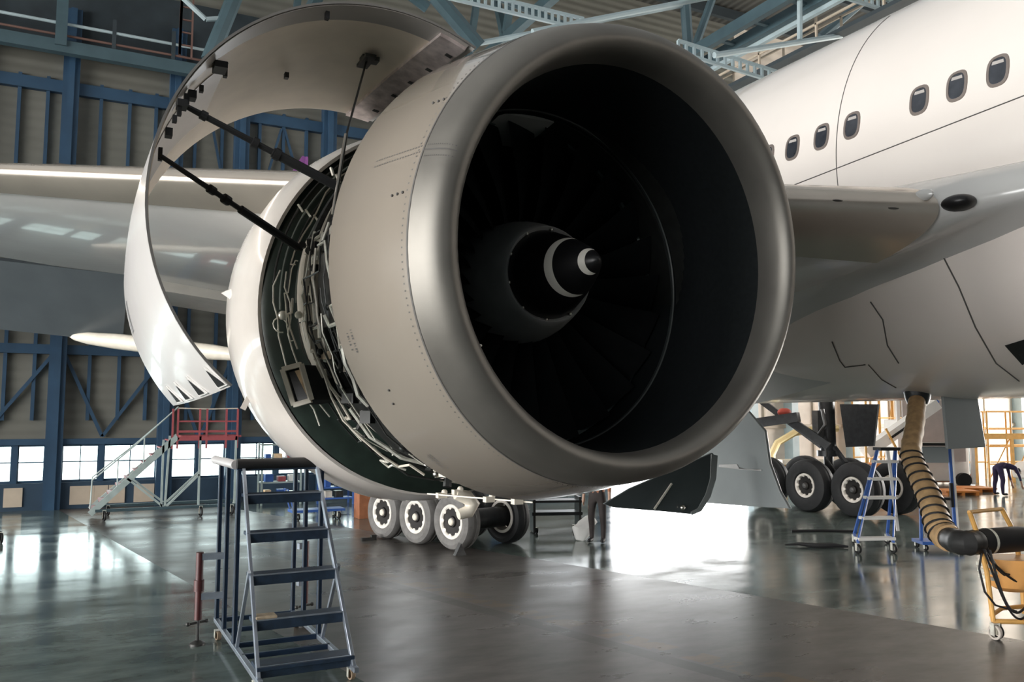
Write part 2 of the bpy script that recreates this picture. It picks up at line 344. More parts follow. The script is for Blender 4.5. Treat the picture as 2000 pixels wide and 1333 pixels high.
for i in range(230):
    t = 2*PI*i/230
    for s0 in (.375,):
        p = surf(s0, t, .0015); q = surf(s0+.012, t, .0015); e = surf(s0, t+.006, .0015)-p
        rv.add([p, q, q+e, p+e], [(0, 1, 2, 3)])
obj('rivet_row', rv, seam_m, icowl)['kind'] = 'stuff'
rv = MB()
for s0 in [.36+.026*i for i in range(18)]:
    for t in (2.80, 2.825):
        p = surf(s0, t, .0015); q = surf(s0+.011, t, .0015); e = surf(s0, t+.006, .0015)-p
        rv.add([p, q, q+e, p+e], [(0, 1, 2, 3)])
obj('rivet_row', rv, seam_m, icowl)['kind'] = 'stuff'
lipo = bpy.data.objects['inlet_lip']
for t in (2.82, -.08):
    mb = MB(); ss = [.02, .05, .1, .17, .25, .325]
    mb.loft([[surf(s, t, .003) for s in ss], [surf(s, t+.006, .003) for s in ss]], closed=False); obj('lip_seam', mb, seam_m, lipo)
    mb = MB()
    for s0 in [.03+.022*i for i in range(13)]:
        for dt in (-.02, .028):
            p = surf(s0, t+dt, .002); q = surf(s0+.008, t+dt, .002); e = surf(s0, t+dt+.005, .002)-p; mb.add([p, q, q+e, p+e], [(0, 1, 2, 3)])
    obj('rivet_row', mb, seam_m, lipo)['kind'] = 'stuff'
# small stencils and latch marks on the cowl
def stencil(rows, s0, t0, ds, dt, seed):
    r = random.Random(seed); mb = MB()
    for j in range(rows):
        s = s0+j*ds*2.2; t = t0
        for k in range(9):
            w = r.choice((.4, .7, .9)); 
            if r.random() < .8:
                p, q = surf(s, t, .0015), surf(s+ds, t, .0015); p2, q2 = surf(s, t+dt*w, .0015), surf(s+ds, t+dt*w, .0015); mb.add([p, q, q2, p2], [(0, 1, 2, 3)])
            t += dt*1.35
    return mb
obj('stencil_lettering', stencil(2, 1.0, 3.45, .022, .008, 3), seam_m, icowl)
obj('stencil_lettering', stencil(3, .98, 4.06, .012, .009, 5), seam_m, icowl)
for s0, t0, dsx in ((.39, 2.58, .1), (.42, 2.985, .1), (.86, 3.72, .02), (.9, 3.78, .02)):
    mb = MB()
    for k in range(3 if dsx > .05 else 1):
        p = surf(s0+dsx*k*.5, t0, .004); mb.ball(p, .011, n=5)
    obj('latch_mark', mb, seam_m, icowl)
# tiny bright probe on the lip
obj('lip_probe', MB().ball(at(936, 676, y=.06)+V(0, -.02, 0), .012, n=6).box(at(931, 678, y=.08), (.03, .02, .012)), steel, lipo)
# engine: inner barrel + fan case
barrel = [(.3, .14, .04, 1.54, 2.5, 4), (.34, .13, .04, 1.532, 2.2, 4), (.7, .11, .042, 1.535, 1, 4), (1.2, .08, .045, 1.55, 0, 4), (1.82, .05, .05, 1.575, -1, 4), (2.3, .0, .03, 1.575, 0, 0)]
engine = obj('engine', MB().loft(rs(barrel)), liner, plane)
cc = [(1.1, 1.70), (1.16, 1.80), (1.2, 1.70), (1.26, 1.64), (1.5, 1.62), (1.52, 1.70), (1.56, 1.70), (1.58, 1.62), (2.05, 1.62), (2.07, 1.69), (2.11, 1.69), (2.13, 1.61), (2.6, 1.60), (2.62, 1.68), (2.68, 1.68), (2.7, 1.6), (3.3, 1.58), (3.5, 1.62)]
obj('fan_case', MB().lathe([(s, r) for s, r in cc], ENG, n=96), case_m, engine)
obj('rub_strip', MB().loft(rs([(1.80, .05, .05, 1.566, -1, 4), (1.83, .05, .05, 1.535, -1, 4), (1.88, .05, .05, 1.535, -1, 4), (1.91, .05, .05, 1.57, -1, 4)])), mat('rub_strip_grey', (.10, .125, .12), .35, .2), engine)
obj('rub_strip', MB().loft(rs([(1.42, .07, .047, 1.556, -.5, 4), (1.43, .07, .047, 1.545, -.5, 4), (1.46, .07, .047, 1.545, -.5, 4), (1.47, .07, .047, 1.558, -.5, 4)])), mat('liner_joint', (.035, .042, .042), .4), engine)
FC = ENG+V(.03, 0, .05)
obj('fan_backplate', MB().lathe([(2.25, 0.02), (2.25, .5), (2.28, 1.0), (2.25, 1.62)], FC, n=64), liner, engine)
# blades
def blade():
    mb = MB(); rings = []
    for k in range(9):
        u = k/8; r = .50+u*1.05; tw = math.radians(28+38*u); c = .30+.16*math.sin(u*2.4); th = .035*(1-.75*u)+.004; sw = -.10*u*u+.05*u
        prof = [(-.5, 0), (-.3, .5), (0, .6), (.3, .4), (.5, 0), (.3, -.25), (0, -.3), (-.3, -.28)]
        rings.append([V(x*c*math.sin(tw)+t*th*math.cos(tw)+.06*math.sin(PI*u), sw+x*c*math.cos(tw)-t*th*math.sin(tw)+1.85, 0)*1+V(0, 0, r) for x, t in prof])
    mb.loft(rings, caps=True); return mb
b0 = obj('fan_blade', blade(), blade_m, engine, loc=FC)
for k in range(1, 24):
    c = b0.copy(); COL.objects.link(c); c.parent = engine; c.rotation_euler = (0, 2*PI*k/24, 0)
# spinner
obj('spinner_hub', MB().lathe([(2.1, .60), (1.75, .575), (1.6, .545), (1.45, .50), (1.33, .46), (1.27, .435), (1.262, .425), (1.29, .40)], FC, n=64), hub_m, engine)
sp_prof = [(1.30, .405), (1.27, .395), (1.05, .318), (.85, .238), (.7, .17), (.58, .105), (.5, .052), (.465, .018), (.46, .001)]
spin = obj('spinner', MB().lathe(sp_prof, FC, n=64), spin_m, engine)
def cone_s(r):
    for a, b_ in zip(sp_prof, sp_prof[1:]):
        if b_[1] <= r <= a[1]: return b_[0]+(a[0]-b_[0])*(r-b_[1])/(a[1]-b_[1])
    return .46
def cone_pt(r, t): return FC+V(math.cos(t)*(r+.004), cone_s(r)-.003, math.sin(t)*(r+.004))
for r0, wmax, a0, a1 in ((.242, .034, 80, 292), (.098, .034, 75, 290)):
    A, B, m_ = [], [], 48
    for i in range(m_+1):
        u = i/m_; t = math.radians(a0+(a1-a0)*u); w = wmax*max(.02, math.sin(PI*u))**.6
        A.append(cone_pt(r0-w/2, t)); B.append(cone_pt(r0+w/2, t))
    obj('spiral_mark', MB().loft([A, B], closed=False), mark_m, spin)
for k in range(10):
    t = 2*PI*k/10+.25; p = FC+V(math.cos(t)*.408, 1.275, math.sin(t)*.408); obj('bolt', MB().ball(p, .016, n=5), steel, spin)
# ---- aft bulkhead, reverser
obj('bulkhead', MB().lathe([(3.36, 1.60), (3.44, 1.66), (3.50, 1.80), (3.55, 1.98), (3.60, 2.03)], ENG+V(0, 0, -.039), n=96), green_m, engine)
rev = [(3.60, 0, -.039, 2.03, 4.2, 0), (3.60, 0, -.039, 2.063, 4.2, 0), (3.75, 0, -.038, 2.10, 4, 0), (4.0, 0, -.035, 2.155, 3.5, 0), (4.4, -.0, -.03, 2.20, 3, 0), (4.9, 0, -.02, 2.18, 2, 0), (5.6, 0, 0, 2.05, 1, 0), (6.4, 0, .02, 1.8, 0, 0), (7.0, 0, .03, 1.5, 0, 0), (6.9, 0, .03, 1.4, 0, 0), (5.5, 0, 0, 1.3, 0, 0)]
revo = obj('reverser_cowl', MB().loft(rs(rev)), reverser_paint, plane)
pr = [at(432, 573, y=4.7), at(480, 542, y=4.45), at(470, 570, y=4.3), at(455, 603, y=4.5)]
obj('chine', MB().prism([pr[0], pr[1]+V(.1, 0, 0), pr[3]+V(.12, 0, 0)], (.02, .06, .02)), reverser_paint, revo)
obj('drain_mast', MB().beam(at(478, 775, y=4.6)+V(.05, 0, 0), at(474, 800, y=4.6), .02, .06), reverser_paint, revo)
obj('stencil_lettering', MB().box(at(495, 605, y=3.75), (.01, .10, .02)).box(at(490, 612, y=3.8), (.01, .06, .02)), seam_m, revo)
def cyl(s, th, r): return ENG+V(math.cos(th)*r, s, math.sin(th)*r)
def D(a): return math.radians(a)
# conduits on the bulkhead
for k, (r, a0, a1) in enumerate(((1.72, 100, 182), (1.80, 98, 186), (1.87, 98, 184), (1.94, 100, 176))):
    s = 3.46-(r-1.72)*-.28
    obj('conduit', MB().tube([cyl(s-.05, D(a0+(a1-a0)*i/24), r) for i in range(25)], .012, 6), pipe_d if k % 2 else mat('conduit_grey%d' % k, (.22, .25, .23), .4, .4), engine)
for a in (112, 136, 152):
    for r in (1.74, 1.84, 1.93): obj('clamp', MB().beam(cyl(3.40, D(a), r-.04), cyl(3.43, D(a-1.5), r+.04), .03, .02), pipe_m, engine)
for r, seed in ((1.93, 1), (1.81, 2)):
    q = random.Random(seed); pts = [cyl(3.40, D(172+5*i), r+q.uniform(-.035, .035)) for i in range(11)]
    obj('conduit', MB().tube(pts, .009, 6), pipe_m, engine)
obj('conduit_clip', MB().ball(cyl(3.4, D(186), 1.86), .05, n=6), pipe_m, engine)
ring_pts = [cyl(3.38, D(189), 1.9)+V(math.cos(t)*.01, math.sin(t)*.05, math.sin(t*1)*.02)+V(math.cos(t)*.06, 0, math.sin(t)*.06) for t in [i*.5 for i in range(11)]]
obj('wire_loop', MB().tube(ring_pts, .008, 5), pipe_m, engine)
# pale duct panels running up the fan case
for s0, s1, a0, a1, r in ((2.74, 2.98, 164, 208, 1.80), ):
    rows = []
    for i in range(13):
        a = D(a0+(a1-a0)*i/12); w = .75+.25*math.sin(PI*i/12)
        m0 = (s0+s1)/2; h = (s1-s0)/2*w; rows.append([cyl(m0-h, a, r-.17), cyl(m0-h, a, r+.01), cyl(m0+h, a, r+.01), cyl(m0+h, a, r-.17)])
    duct = obj('duct_panel', MB().loft(rows, caps=True), cream_m, engine, sharp=30)
obj('panel_slot', MB().loft([[cyl(2.735, D(a), 1.70), cyl(2.735, D(a), 1.75)] for a in (176, 178, 180, 182, 184)], closed=False), spin_m, engine)
for s0, r, a0, a1, rad, m in ((2.42, 1.72, 118, 172, .022, pipe_m), (2.50, 1.72, 118, 174, .022, cream_m), (2.58, 1.74, 116, 172, .022, pipe_m), (2.9, 1.74, 112, 166, .05, pipe_d), (2.3, 1.74, 116, 171, .06, pipe_d), (2.72, 1.72, 110, 165, .03, pipe_m), (1.95, 1.72, 130, 172, .03, steel)):
    obj('pipe', MB().tube([cyl(s0, D(a0+(a1-a0)*i/20), r) for i in range(21)], rad, 8), m, engine)
# oil tank, accessory boxes
obj('oil_tank', MB().loft([[cyl(s, D(a), r) for s, r in ((1.65, 1.6), (1.65, 1.78), (1.8, 1.84), (2.05, 1.84), (2.15, 1.78), (2.15, 1.6))] for a in (174, 176, 181, 187, 192, 194)], caps=True), pipe_d, engine)
obj('accessory_gearbox', MB().loft([[cyl(s, D(a), r) for s, r in ((1.5, 1.6), (1.5, 1.78), (1.7, 1.84), (2.3, 1.84), (2.6, 1.76), (2.6, 1.6))] for a in (214, 218, 235, 255, 268, 272)], caps=True), case_m, engine)
# square inlet duct with tan filter
e1 = [at(552, 722, y=2.9), at(588, 712, y=2.8), at(608, 782, y=2.75), at(574, 792, y=2.85)]
ctr = sum(e1, V(0, 0, 0))/4
fr = MB()
for i in range(4): fr.beam(e1[i], e1[(i+1) % 4], .045, .045)
fdo = obj('filter_frame', fr, cream_m, engine)
inn = [ctr+(p-ctr)*.8+V(.03, 0, 0) for p in e1]; md = [(inn[0]+inn[1])/2, (inn[2]*.8+inn[3]*.2)]
obj('filter_face', MB().add([inn[0]*.6+inn[1]*.4, inn[1], inn[2], inn[2]*.75+inn[3]*.25], [(0, 1, 2, 3)]), tan_m, fdo)
obj('filter_face', MB().add([inn[0], inn[0]*.6+inn[1]*.4, inn[2]*.75+inn[3]*.25, inn[3]], [(0, 1, 2, 3)]), spin_m, fdo)
obj('filter_box', MB().loft([[ctr+(p-ctr)*k+V(d, 0, 0) for p in e1] for k, d in ((.98, .01), (.95, .25), (.8, .4))]), case_m, fdo)
# the tangle: pipes, wires, fittings wrapped round the case
def walk(q, s, a, r, steps, ds, da):
    pts = [cyl(s, D(a), r)]; dirn = q.choice((0, 1))
    for i in range(steps):
        if dirn: a += da*q.uniform(.5, 1.4)
        else: s += ds*q.uniform(-1, 1)
        r = min(1.94, max(1.70, r+q.uniform(-.04, .04))); s = min(2.95, max(1.22, s)); dirn = 1 if q.random() < .7 else 0
        pts.append(cyl(s, D(a), r))
    out = [pts[0]]
    for i in range(1, len(pts)-1):
        out += [pts[i]*.75+pts[i-1]*.25, pts[i], pts[i]*.75+pts[i+1]*.25]
    return out+[pts[-1]]
q = random.Random(11)
for k in range(92):
    a = q.uniform(160, 262) if k < 74 else q.uniform(262, 285)
    m = q.choice((pipe_m, pipe_m, cream_m, pipe_d, pipe_d, case_m)); rad = q.choice((.006, .008, .010, .012, .018))
    obj('pipe', MB().tube(walk(q, q.uniform(1.4, 2.9), a, q.uniform(1.74, 1.90), q.randint(4, 9), .28, q.choice((5, 7, -5))), rad, 6), m, engine)
for k in range(46):
    a, s = q.uniform(164, 275), q.uniform(1.5, 2.9); r = q.uniform(1.74, 1.88); c = cyl(s, D(a), r); mb = MB()
    if k % 3 == 0: mb.tube([c, c+V(-.02, q.uniform(-.08, .08), q.uniform(-.12, .12))], q.uniform(.025, .05), 8)
    elif k % 3 == 1: mb.box(c, (q.uniform(.04, .1), q.uniform(.05, .14), q.uniform(.05, .14)), q.uniform(0, 1))
    else: mb.ball(c, q.uniform(.02, .04), n=6)
    obj('fitting', mb, q.choice((pipe_m, steel, pipe_d, pipe_d, case_m, case_m)), engine)
for a in range(196, 292, 6):
    s = 1.34+.1*q.random(); obj('bracket', MB().beam(cyl(s, D(a), 1.66), cyl(s+.15, D(a+2), 1.8), .03), q.choice((pipe_d, pipe_m)), engine)
# bottom edge: pale latch beam pieces and curled drain duct seen under the cowl
lb = MB()
for i in range(12): pass
obj('latch_beam', MB().beam(at(835, 965, y=2.6), at(1040, 982, y=1.5), .012, .012), cream_m, engine)
for px, py, s_ in ((862, 968, 2.5), (893, 962, 2.4), (955, 976, 1.9), (1010, 980, 1.6)):
    obj('latch', MB().box(at(px, py, y=s_), (.09, .07, .05)).ball(at(px+6, py-6, y=s_), .03, n=6), cream_m, engine)
obj('drain_duct', MB().tube([at(890, 966, y=2.4), at(912, 972, y=2.4), at(923, 985, y=2.4), at(915, 1000, y=2.4), at(895, 1006, y=2.4)], [.05, .07, .075, .065, .05], 12), cream_m, engine)
# ---- opened fan cowl
NC, MC = 60, 10
def arc_pt(u, v, off):                                              # u 0..1 hinge->latch edge, v 0 front .. 1 aft
    cx, cz = -1.51+v*(.045), .355-v*.335
    a0, a1 = 64+v*11, 229.2-v*10
    rr = (1.785*(1-v)+v*(2.03-.24*u)); rr += .03*math.sin(PI*v)
    t = D(a0+(a1-a0)*u); return ENG+V(cx+math.cos(t)*(rr+off), 1.2+2.2*v, cz+math.sin(t)*(rr+off))
def shell(o0, o1, u0=0, u1=1, v0=0, v1=1, nu=NC, nv=MC):
    g = lambda off: [[arc_pt(u0+(u1-u0)*i/nu, v0+(v1-v0)*j/nv, off) for i in range(nu+1)] for j in range(nv+1)]
    a, b_ = g(o0), g(o1); mb = MB(); mb.loft(a, closed=False); mb.loft(b_, closed=False, flip=True)
    ea = a[0]+[r[-1] for r in a[1:-1]]+a[-1][::-1]+[r[0] for r in a[-2:0:-1]]; eb = b_[0]+[r[-1] for r in b_[1:-1]]+b_[-1][::-1]+[r[0] for r in b_[-2:0:-1]]
    mb.loft([ea, eb]); return mb
fcowl = obj('fan_cowl', shell(0, -.014), cowl_white, plane)
obj('inner_skin', shell(-.015, -.024, .012, .985, .012, .988), cowl_inner, fcowl)
obj('recess_panel', shell(-.025, -.032, .40, .60, .25, .75, 24, 4), mat('recess_grey', (.36, .34, .33), .4, .2), fcowl)
obj('hinge_strip', shell(-.026, -.06, .012, .062, .02, .98, 4, 10), mat('hinge_metal', (.80, .68, .66), .35, .5, noise=.3, scale=9), fcowl)
for v in (.1, .28, .45, .62, .82): obj('hinge_fitting', shell(-.072, -.08, .018, .03, v, v+.018, 2, 2), pipe_d, fcowl)
obj('edge_seal', shell(.002, -.016, .0, 1, -.004, .002, 60, 1), mat('seal_grey', (.2, .19, .18), .5), fcowl); obj('edge_land', shell(-.0245, -.027, .012, .55, -.002, .12, 48, 2), mat('edge_land_grey', (.34, .32, .30), .4), fcowl)
def in_pt(px, py, off=-.08, lo=0, hi=1):                             # point on the inner skin seen at a pixel
    best = None
    for i in range(0, 121):
        for j in range(0, 31):
            u, v = i/120, j/30; p = arc_pt(u, v, off); d = p-CAM
            x = d.x*math.cos(YAW)-d.y*math.sin(YAW); y = d.x*math.sin(YAW)+d.y*math.cos(YAW)
            dep = y*math.cos(PITCH)+d.z*math.sin(PITCH); w = d.z*math.cos(PITCH)-y*math.sin(PITCH)
            e = (1000+FPX*x/dep-px)**2+(666.5-FPX*w/dep-py)**2
            if u >= lo and u <= hi and (best is None or e < best[0]): best = (e, p, u, v)
    return best
pA = in_pt(358, 202, hi=.75)[1]; pB = in_pt(304, 300, hi=.8)[1]; pC = in_pt(712, 120, hi=.4)[1]
def rod(p, q, r, m, name='hold_open_rod', parts=()):
    p, q = Vector(p), Vector(q); d = q-p
    pts = [p]; rr = [r*.7]
    for a, b_, k in parts: pts += [p+d*a, p+d*(a+.004), p+d*b_, p+d*(b_+.004)]; rr += [r*.85, r*k, r*k, r*.85]
    return obj(name, MB().tube(pts+[q], rr+[r*.7], 10), m, fcowl)
rod(pA, at(662, 366, y=1.32), .028, black, parts=((.10, .14, 1.3), (.42, .46, 1.5), (.55, .98, 1.35), (.56, .6, 1.7)))
rod(pB, at(588, 488, y=2.6), .027, black, parts=((.3, .34, 1.4), (.40, .44, 1.6), (.52, .97, 1.4)))
rod(pC, at(676, 265, y=1.3), .014, pipe_d); rod(at(676, 262, y=1.3), at(650, 420, y=1.28), .022, steel)
for px, py, w, h in ((432, 128, .16, .05), (443, 137, .05, .10), (375, 183, .1, .06), (352, 200, .12, .05), (345, 206, .05, .09), (393, 170, .05, .05), (326, 224, .05, .05), (321, 257, .08, .06), (303, 297, .05, .1), (556, 150, .06, .05), (641, 33, .05, .06), (365, 192, .06, .08)):
    p = in_pt(px, py, -.075, hi=.8)[1]; obj('rod_bracket', MB().box(p, (w*.6, w, h)), black, fcowl)
obj('rod_bracket', MB().box(pC, (.1, .28, .03)).box(pC+V(.03, 0, .02), (.16, .1, .04)), pipe_d, fcowl)
for px, py in ((345, 778), (362, 772), (393, 764), (427, 748)):
    b_ = in_pt(px, py, .004, lo=.8); u, v = b_[2], b_[3]; w = .075
    g = lambda uu, vv, o: arc_pt(uu, min(1, max(0, vv)), o)
    l = obj('cowl_latch', MB().prism([g(.955, v+.01, .004), g(.995, v-.05, .004), g(.995, v+.07, .004)], g(.99, v, .012)-g(.99, v, .004)), white_m, fcowl)
    obj('latch_gap', MB().prism([g(.962, v+.012, .014), g(.992, v-.028, .014), g(.992, v+.052, .014)], g(.99, v, .016)-g(.99, v, .014)), black, l)
vg = MB()
for i in range(9):
    u = .775+.007*i; vg.add([arc_pt(u, .84, .004), arc_pt(u, .93, .004), arc_pt(u+.0035, .93, .004), arc_pt(u+.0035, .84, .004)], [(0, 1, 2, 3)])
obj('vent_grille', vg, mat('grille_grey', (.2, .2, .21), .5), fcowl)
# ---- fuselage
FZ, FX, FR = 6.115, 9.0, 3.1
fus = obj('fuselage', MB().lathe([(-12, FR), (-4, FR), (8, FR), (16, FR), (20, 3.0), (26, 2.5), (34, 1.4), (39, .4)], (FX, 0, FZ), n=96), fus_m, plane)
def fpt(s, z, off=0):                                                # left side of the tube at height z
    dz = z-FZ; return V(FX-math.sqrt(max(0, (FR+off)**2-dz*dz)), s, z)
WZ = 2.9+3.715
def wpoly(s, hw, hh, off, n=24, zc=WZ):
    pts = []
    for i in range(n):
        t = 2*PI*i/n; c, d = math.cos(t), math.sin(t); pts.append(fpt(s+hw*abs(c)**.7*(1 if c > 0 else -1), zc+hh*abs(d)**.7*(1 if d > 0 else -1), off))
    return pts
for s in (4.61, 4.08, 3.51, 2.96, 1.88, 1.35, .82, .28):
    a, b_ = wpoly(s, .14, .20, .012), wpoly(s, .108, .165, .012)
    w = obj('cabin_window', MB().loft([wpoly(s, .147, .208, -.01), a, b_, wpoly(s, .104, .16, -.02)]), wframe_m, fus)
    mb = MB(); mb.add(wpoly(s, .11, .167, .006), [tuple(range(24))]); obj('window_pane', mb, glass_d, w)
    mb = MB(); z0 = WZ+.08; mb.loft([[fpt(s-.075, z0, .008), fpt(s+.08, z0+.012, .008)], [fpt(s-.065, z0+.045, .008), fpt(s+.07, z0+.055, .008)]], closed=False); obj('window_shade', mb, shade_m, w)
def strip(pts, w, m, parent, name='panel_seam', d=None):
    return obj(name, MB().tube(pts, w/2, 4), m, parent)
zs = [4.9+.12*i for i in range(32)]
strip([fpt(3.22-.0*z, z, .001) for z in zs], .016, seam_m, fus)
strip([fpt(-2+.5*i, 2.50+3.715-.05*(-2+.5*i), .001) for i in range(30)], .016, seam_m, fus)
strip([fpt(-3+.5*i, 1.62+3.715, .001) for i in range(18)], .012, mat('seam_soft', (.45, .42, .4), .5), fus)
# ---- belly fairing
def bsec(s, n=40):
    k = 1 if s > 0 else 1; pts = []
    for i in range(n+1):
        t = PI+PI*i/n; c, d = math.cos(t), math.sin(t); e = 2/2.35
        pts.append(V(FX+3.12*(1 if c > 0 else -1)*abs(c)**e, s, 4.9+2.12*(-1)*abs(d)**e))
    return pts
bel = obj('belly_fairing', MB().loft([bsec(s) for s in (-12, -4, 0, 4, 8, 12, 16)], closed=False), belly_m, plane)
def hit(pts, px, py):
    best = None
    for p in pts:
        d = p-CAM; x = d.x*math.cos(YAW)-d.y*math.sin(YAW); y = d.x*math.sin(YAW)+d.y*math.cos(YAW)
        dep = y*math.cos(PITCH)+d.z*math.sin(PITCH); w = d.z*math.cos(PITCH)-y*math.sin(PITCH); e = (1000+FPX*x/dep-px)**2+(666.5-FPX*w/dep-py)**2
        if best is None or e < best[0]: best = (e, p)
    return best[1]
def belly_hit(px, py):
    d = ray(px, py); f = lambda t: (abs(CAM.x+d.x*t-FX)/3.12)**2.35+(max(0, 4.9-CAM.z-d.z*t)/2.12)**2.35-1
    t = 4.0
    while t < 26 and f(t) > 0: t += .05
    a, b = t-.05, t
    for _ in range(20):
        m_ = (a+b)/2; a, b = (m_, b) if f(m_) > 0 else (a, m_)
    return CAM+d*b
for poly in ([(1842, 502), (1872, 560), (1905, 640), (1945, 710), (1990, 745)], [(1700, 590), (1724, 625), (1733, 675), (1755, 710)], [(1625, 668), (1640, 705), (1650, 718), (1690, 713)], [(1696, 713), (1722, 742), (1750, 758)]):
    dense = [((poly[i][0]*(5-k)+poly[i+1][0]*k)/5, (poly[i][1]*(5-k)+poly[i+1][1]*k)/5) for i in range(len(poly)-1) for k in range(5)]+[poly[-1]]
    pts = [belly_hit(*p) for p in dense]; strip([p-ray(1700, 650)*.012 for p in pts], .018, seam_m, bel)
pt = [belly_hit(*p)+V(-.02, 0, -.01) for p in ((1964, 674), (2003, 662), (2010, 705), (1998, 712))]
obj('belly_opening', MB().prism(pt, (.01, 0, 0)), spin_m, bel)
obj('hose_port', MB().lathe([(0, .2), (-.12, .18), (-.2, .15)], at(1792, 772, y=3.6)+V(0, 0, .06), axis=(0, 0, 1), n=20), gear_m, bel)
# ---- wing
def wsec(l):
    if l <= 5: t = 5-l; le = 1+.7*t; zl = 1.17+.095*t
    elif l <= 5.6: le = 1-(l-5)*1.35; zl = 1.17+(l-5)*.22
    else: le = .19-(l-5.6)*2.6; zl = 1.30+(l-5.6)*.1
    te = 12.3 if l > -5 else 12.3+.5*(-5-l)
    zt = 1.1-.11*l if l < 5 else .55-(l-5)*1.15
    return le, zl+3.715, te, zt+3.715
XS = [0, .004, .012, .025, .045, .075, .12, .2, .3, .42, .56, .7, .85, 1]
def yt(x): return 5*.125*(.2969*math.sqrt(x)-.126*x-.3516*x*x+.2843*x**3-.1015*x**4)
def wpt(l, x, side, off=0):
    le, zl, te, zt = wsec(l); c = te-le; fac = .9 if side > 0 else .86-.5*max(0, min(1, (l-5)/.5))
    return V(l, le+c*x, zl+(zt-zl)*x+side*yt(x)*fac*c*(1 if l < 5 else 1)+side*off)
LS = [7.2, 6.6, 6.2, 5.9, 5.6, 5.3, 5.0, 4, 2.5, 1, -.5, -2, -3.5, -5, -7, -9, -12, -15]
def wring(l): return [wpt(l, x, 1) for x in XS[::-1]]+[wpt(l, x, -1) for x in XS[1:]]
wing = obj('wing', MB().loft([wring(l) for l in LS], closed=True, caps=True), wing_m, plane, sharp=50)
def slat(l0, l1, xu=.13, xl=.075, grow=.03):
    rings = []
    for i in range(13):
        l = l0+(l1-l0)*i/12; le, zl, te, zt = wsec(l); c = te-le; r = []
        seq = [(x, 1) for x in (xu, .1, .06, .035, .018, .008, .002)]+[(0, 0)]+[(x, -1) for x in (.002, .008, .018, .035, .055, xl)]
        for x, sd in seq:
            p = wpt(l, x, sd or 1); nrm = V(0, -(1-min(1, x/.05)), sd*min(1, .35+x/.03)); nrm = nrm.normalized() if sd else V(0, -1, 0)
            r.append(p+nrm*grow+V(0, -.05, -.02))
        r += [wpt(l, xl*.6, -1)+V(0, 0, .02), wpt(l, xu*.8, 1)+V(0, 0, -.02)]
        rings.append(r)
    return MB().loft(rings, caps=True)
sl = obj('slat', slat(4.95, 1.0), slat_m, wing, sharp=50); obj('slat', slat(-1.0, -7.0), slat_m, wing, sharp=50); obj('slat', slat(-7.08, -14.5), slat_m, wing, sharp=50)
obj('slat_end_seal', MB().ball(at(1803, 382, x=4.85), .09, (.6, 1.5, .8), n=7), wing_m, wing)
lp = hit([wpt(5+.02*i, .002*j, sd) for i in range(60) for j in range(40) for sd in (-1, 1)], 1876, 400)
obj('landing_light', MB().ball(lp, .19, (.9, 1.0, .5), n=12), spin_m, wing)
for px, py in ((1636, 392), (1745, 407)): obj('slat_access_mark', MB().ball(at(px, py, x=3.5), .07, (1, .5, .12), n=6), seam_m, wing)
for px, y_ in ((120, 325), (437, 338)): 
    p = at(px, y_, y=wsec(-4)[0]+.2); obj('vortex_tab', MB().box(p, (.16, .12, .05)), seam_m, wing)
# drooped flap, canoe fairings
def flapmesh(l0, l1, drop, ext):
    a = []
    for l in (l0, l1):
        le, zl, te, zt = wsec(l); a.append([V(l, te-.5, zt-.02), V(l, te-.1, zt+.1), V(l, te+ext*.5, zt-drop*.35), V(l, te+ext, zt-drop), V(l, te+ext*.4, zt-drop*.55), V(l, te-.3, zt-.18)])
    return MB().loft(a, caps=True)
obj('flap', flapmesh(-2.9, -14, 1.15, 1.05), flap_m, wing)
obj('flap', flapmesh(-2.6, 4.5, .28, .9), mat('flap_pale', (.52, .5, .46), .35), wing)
def canoe(p, q, r, m, name='flap_track_fairing'):
    p, q = Vector(p), Vector(q); d = q-p; us = (0, .03, .1, .25, .5, .75, .92, 1); k = (.1, .45, .75, .95, 1, .9, .6, .2)
    return obj(name, MB().tube([p+d*u for u in us], [r*x for x in k], 12), m, wing)
canoe(at(136, 657, y=13.8), at(520, 700, y=10.5), .16, cream_m)
canoe(at(560, 560, y=11), at(330, 545, y=12.8), .14, wing_m)
# pylon
obj('pylon', MB().loft([[V(-.28, s, z0), V(.28, s, z0), V(.22, s, z1), V(-.22, s, z1)] for s, z0, z1 in ((1.6, 5.3, 5.45), (2.6, 5.2, 5.9), (4.5, 5.2, 6.0), (7.5, 4.9, 5.6), (9, 4.9, 5.2))], caps=True), wing_m, plane)
# ---- landing gear
def wheel_mb(r, w, hf):
    q = r*hf; m_ = (1+hf)/2*r
    side = [(w*.36, q), (w*.45, q+.06*r), (w*.5, m_), (w*.42, r*.93), (w*.27, r*.985), (w*.1, r), (w*.09, r*.985)]
    t = MB().lathe([(-a, b) for a, b in side]+[(0, r*.985)]+side[::-1], (0, 0, 0), axis=(1, 0, 0), n=48)
    h = MB(); nn = 72; lob = [.80-.10*max(0, math.cos(9*2*PI*i/nn)) for i in range(nn)]
    rg = lambda x, f: [V(x, math.cos(2*PI*i/nn)*q*(f[i] if isinstance(f, list) else f), math.sin(2*PI*i/nn)*q*(f[i] if isinstance(f, list) else f)) for i in range(nn)]
    h.loft([rg(-w*.36, 1.02), rg(-w*.42, 1.0), rg(-w*.42, .86), rg(-w*.36, lob), rg(-w*.28, lob), rg(w*.28, .8), rg(w*.42, .84), rg(w*.42, 1.0), rg(w*.36, 1.02)])
    c = MB().lathe([(-w*.30, q*.78), (-w*.28, q*.34), (-w*.38, q*.3), (-w*.40, q*.2), (-w*.42, .001)], (0, 0, 0), axis=(1, 0, 0), n=32)
    cap = MB().lathe([(-w*.40, q*.22), (-w*.46, q*.18), (-w*.48, .001)], (0, 0, 0), axis=(1, 0, 0), n=20)
    return t, h, c, cap
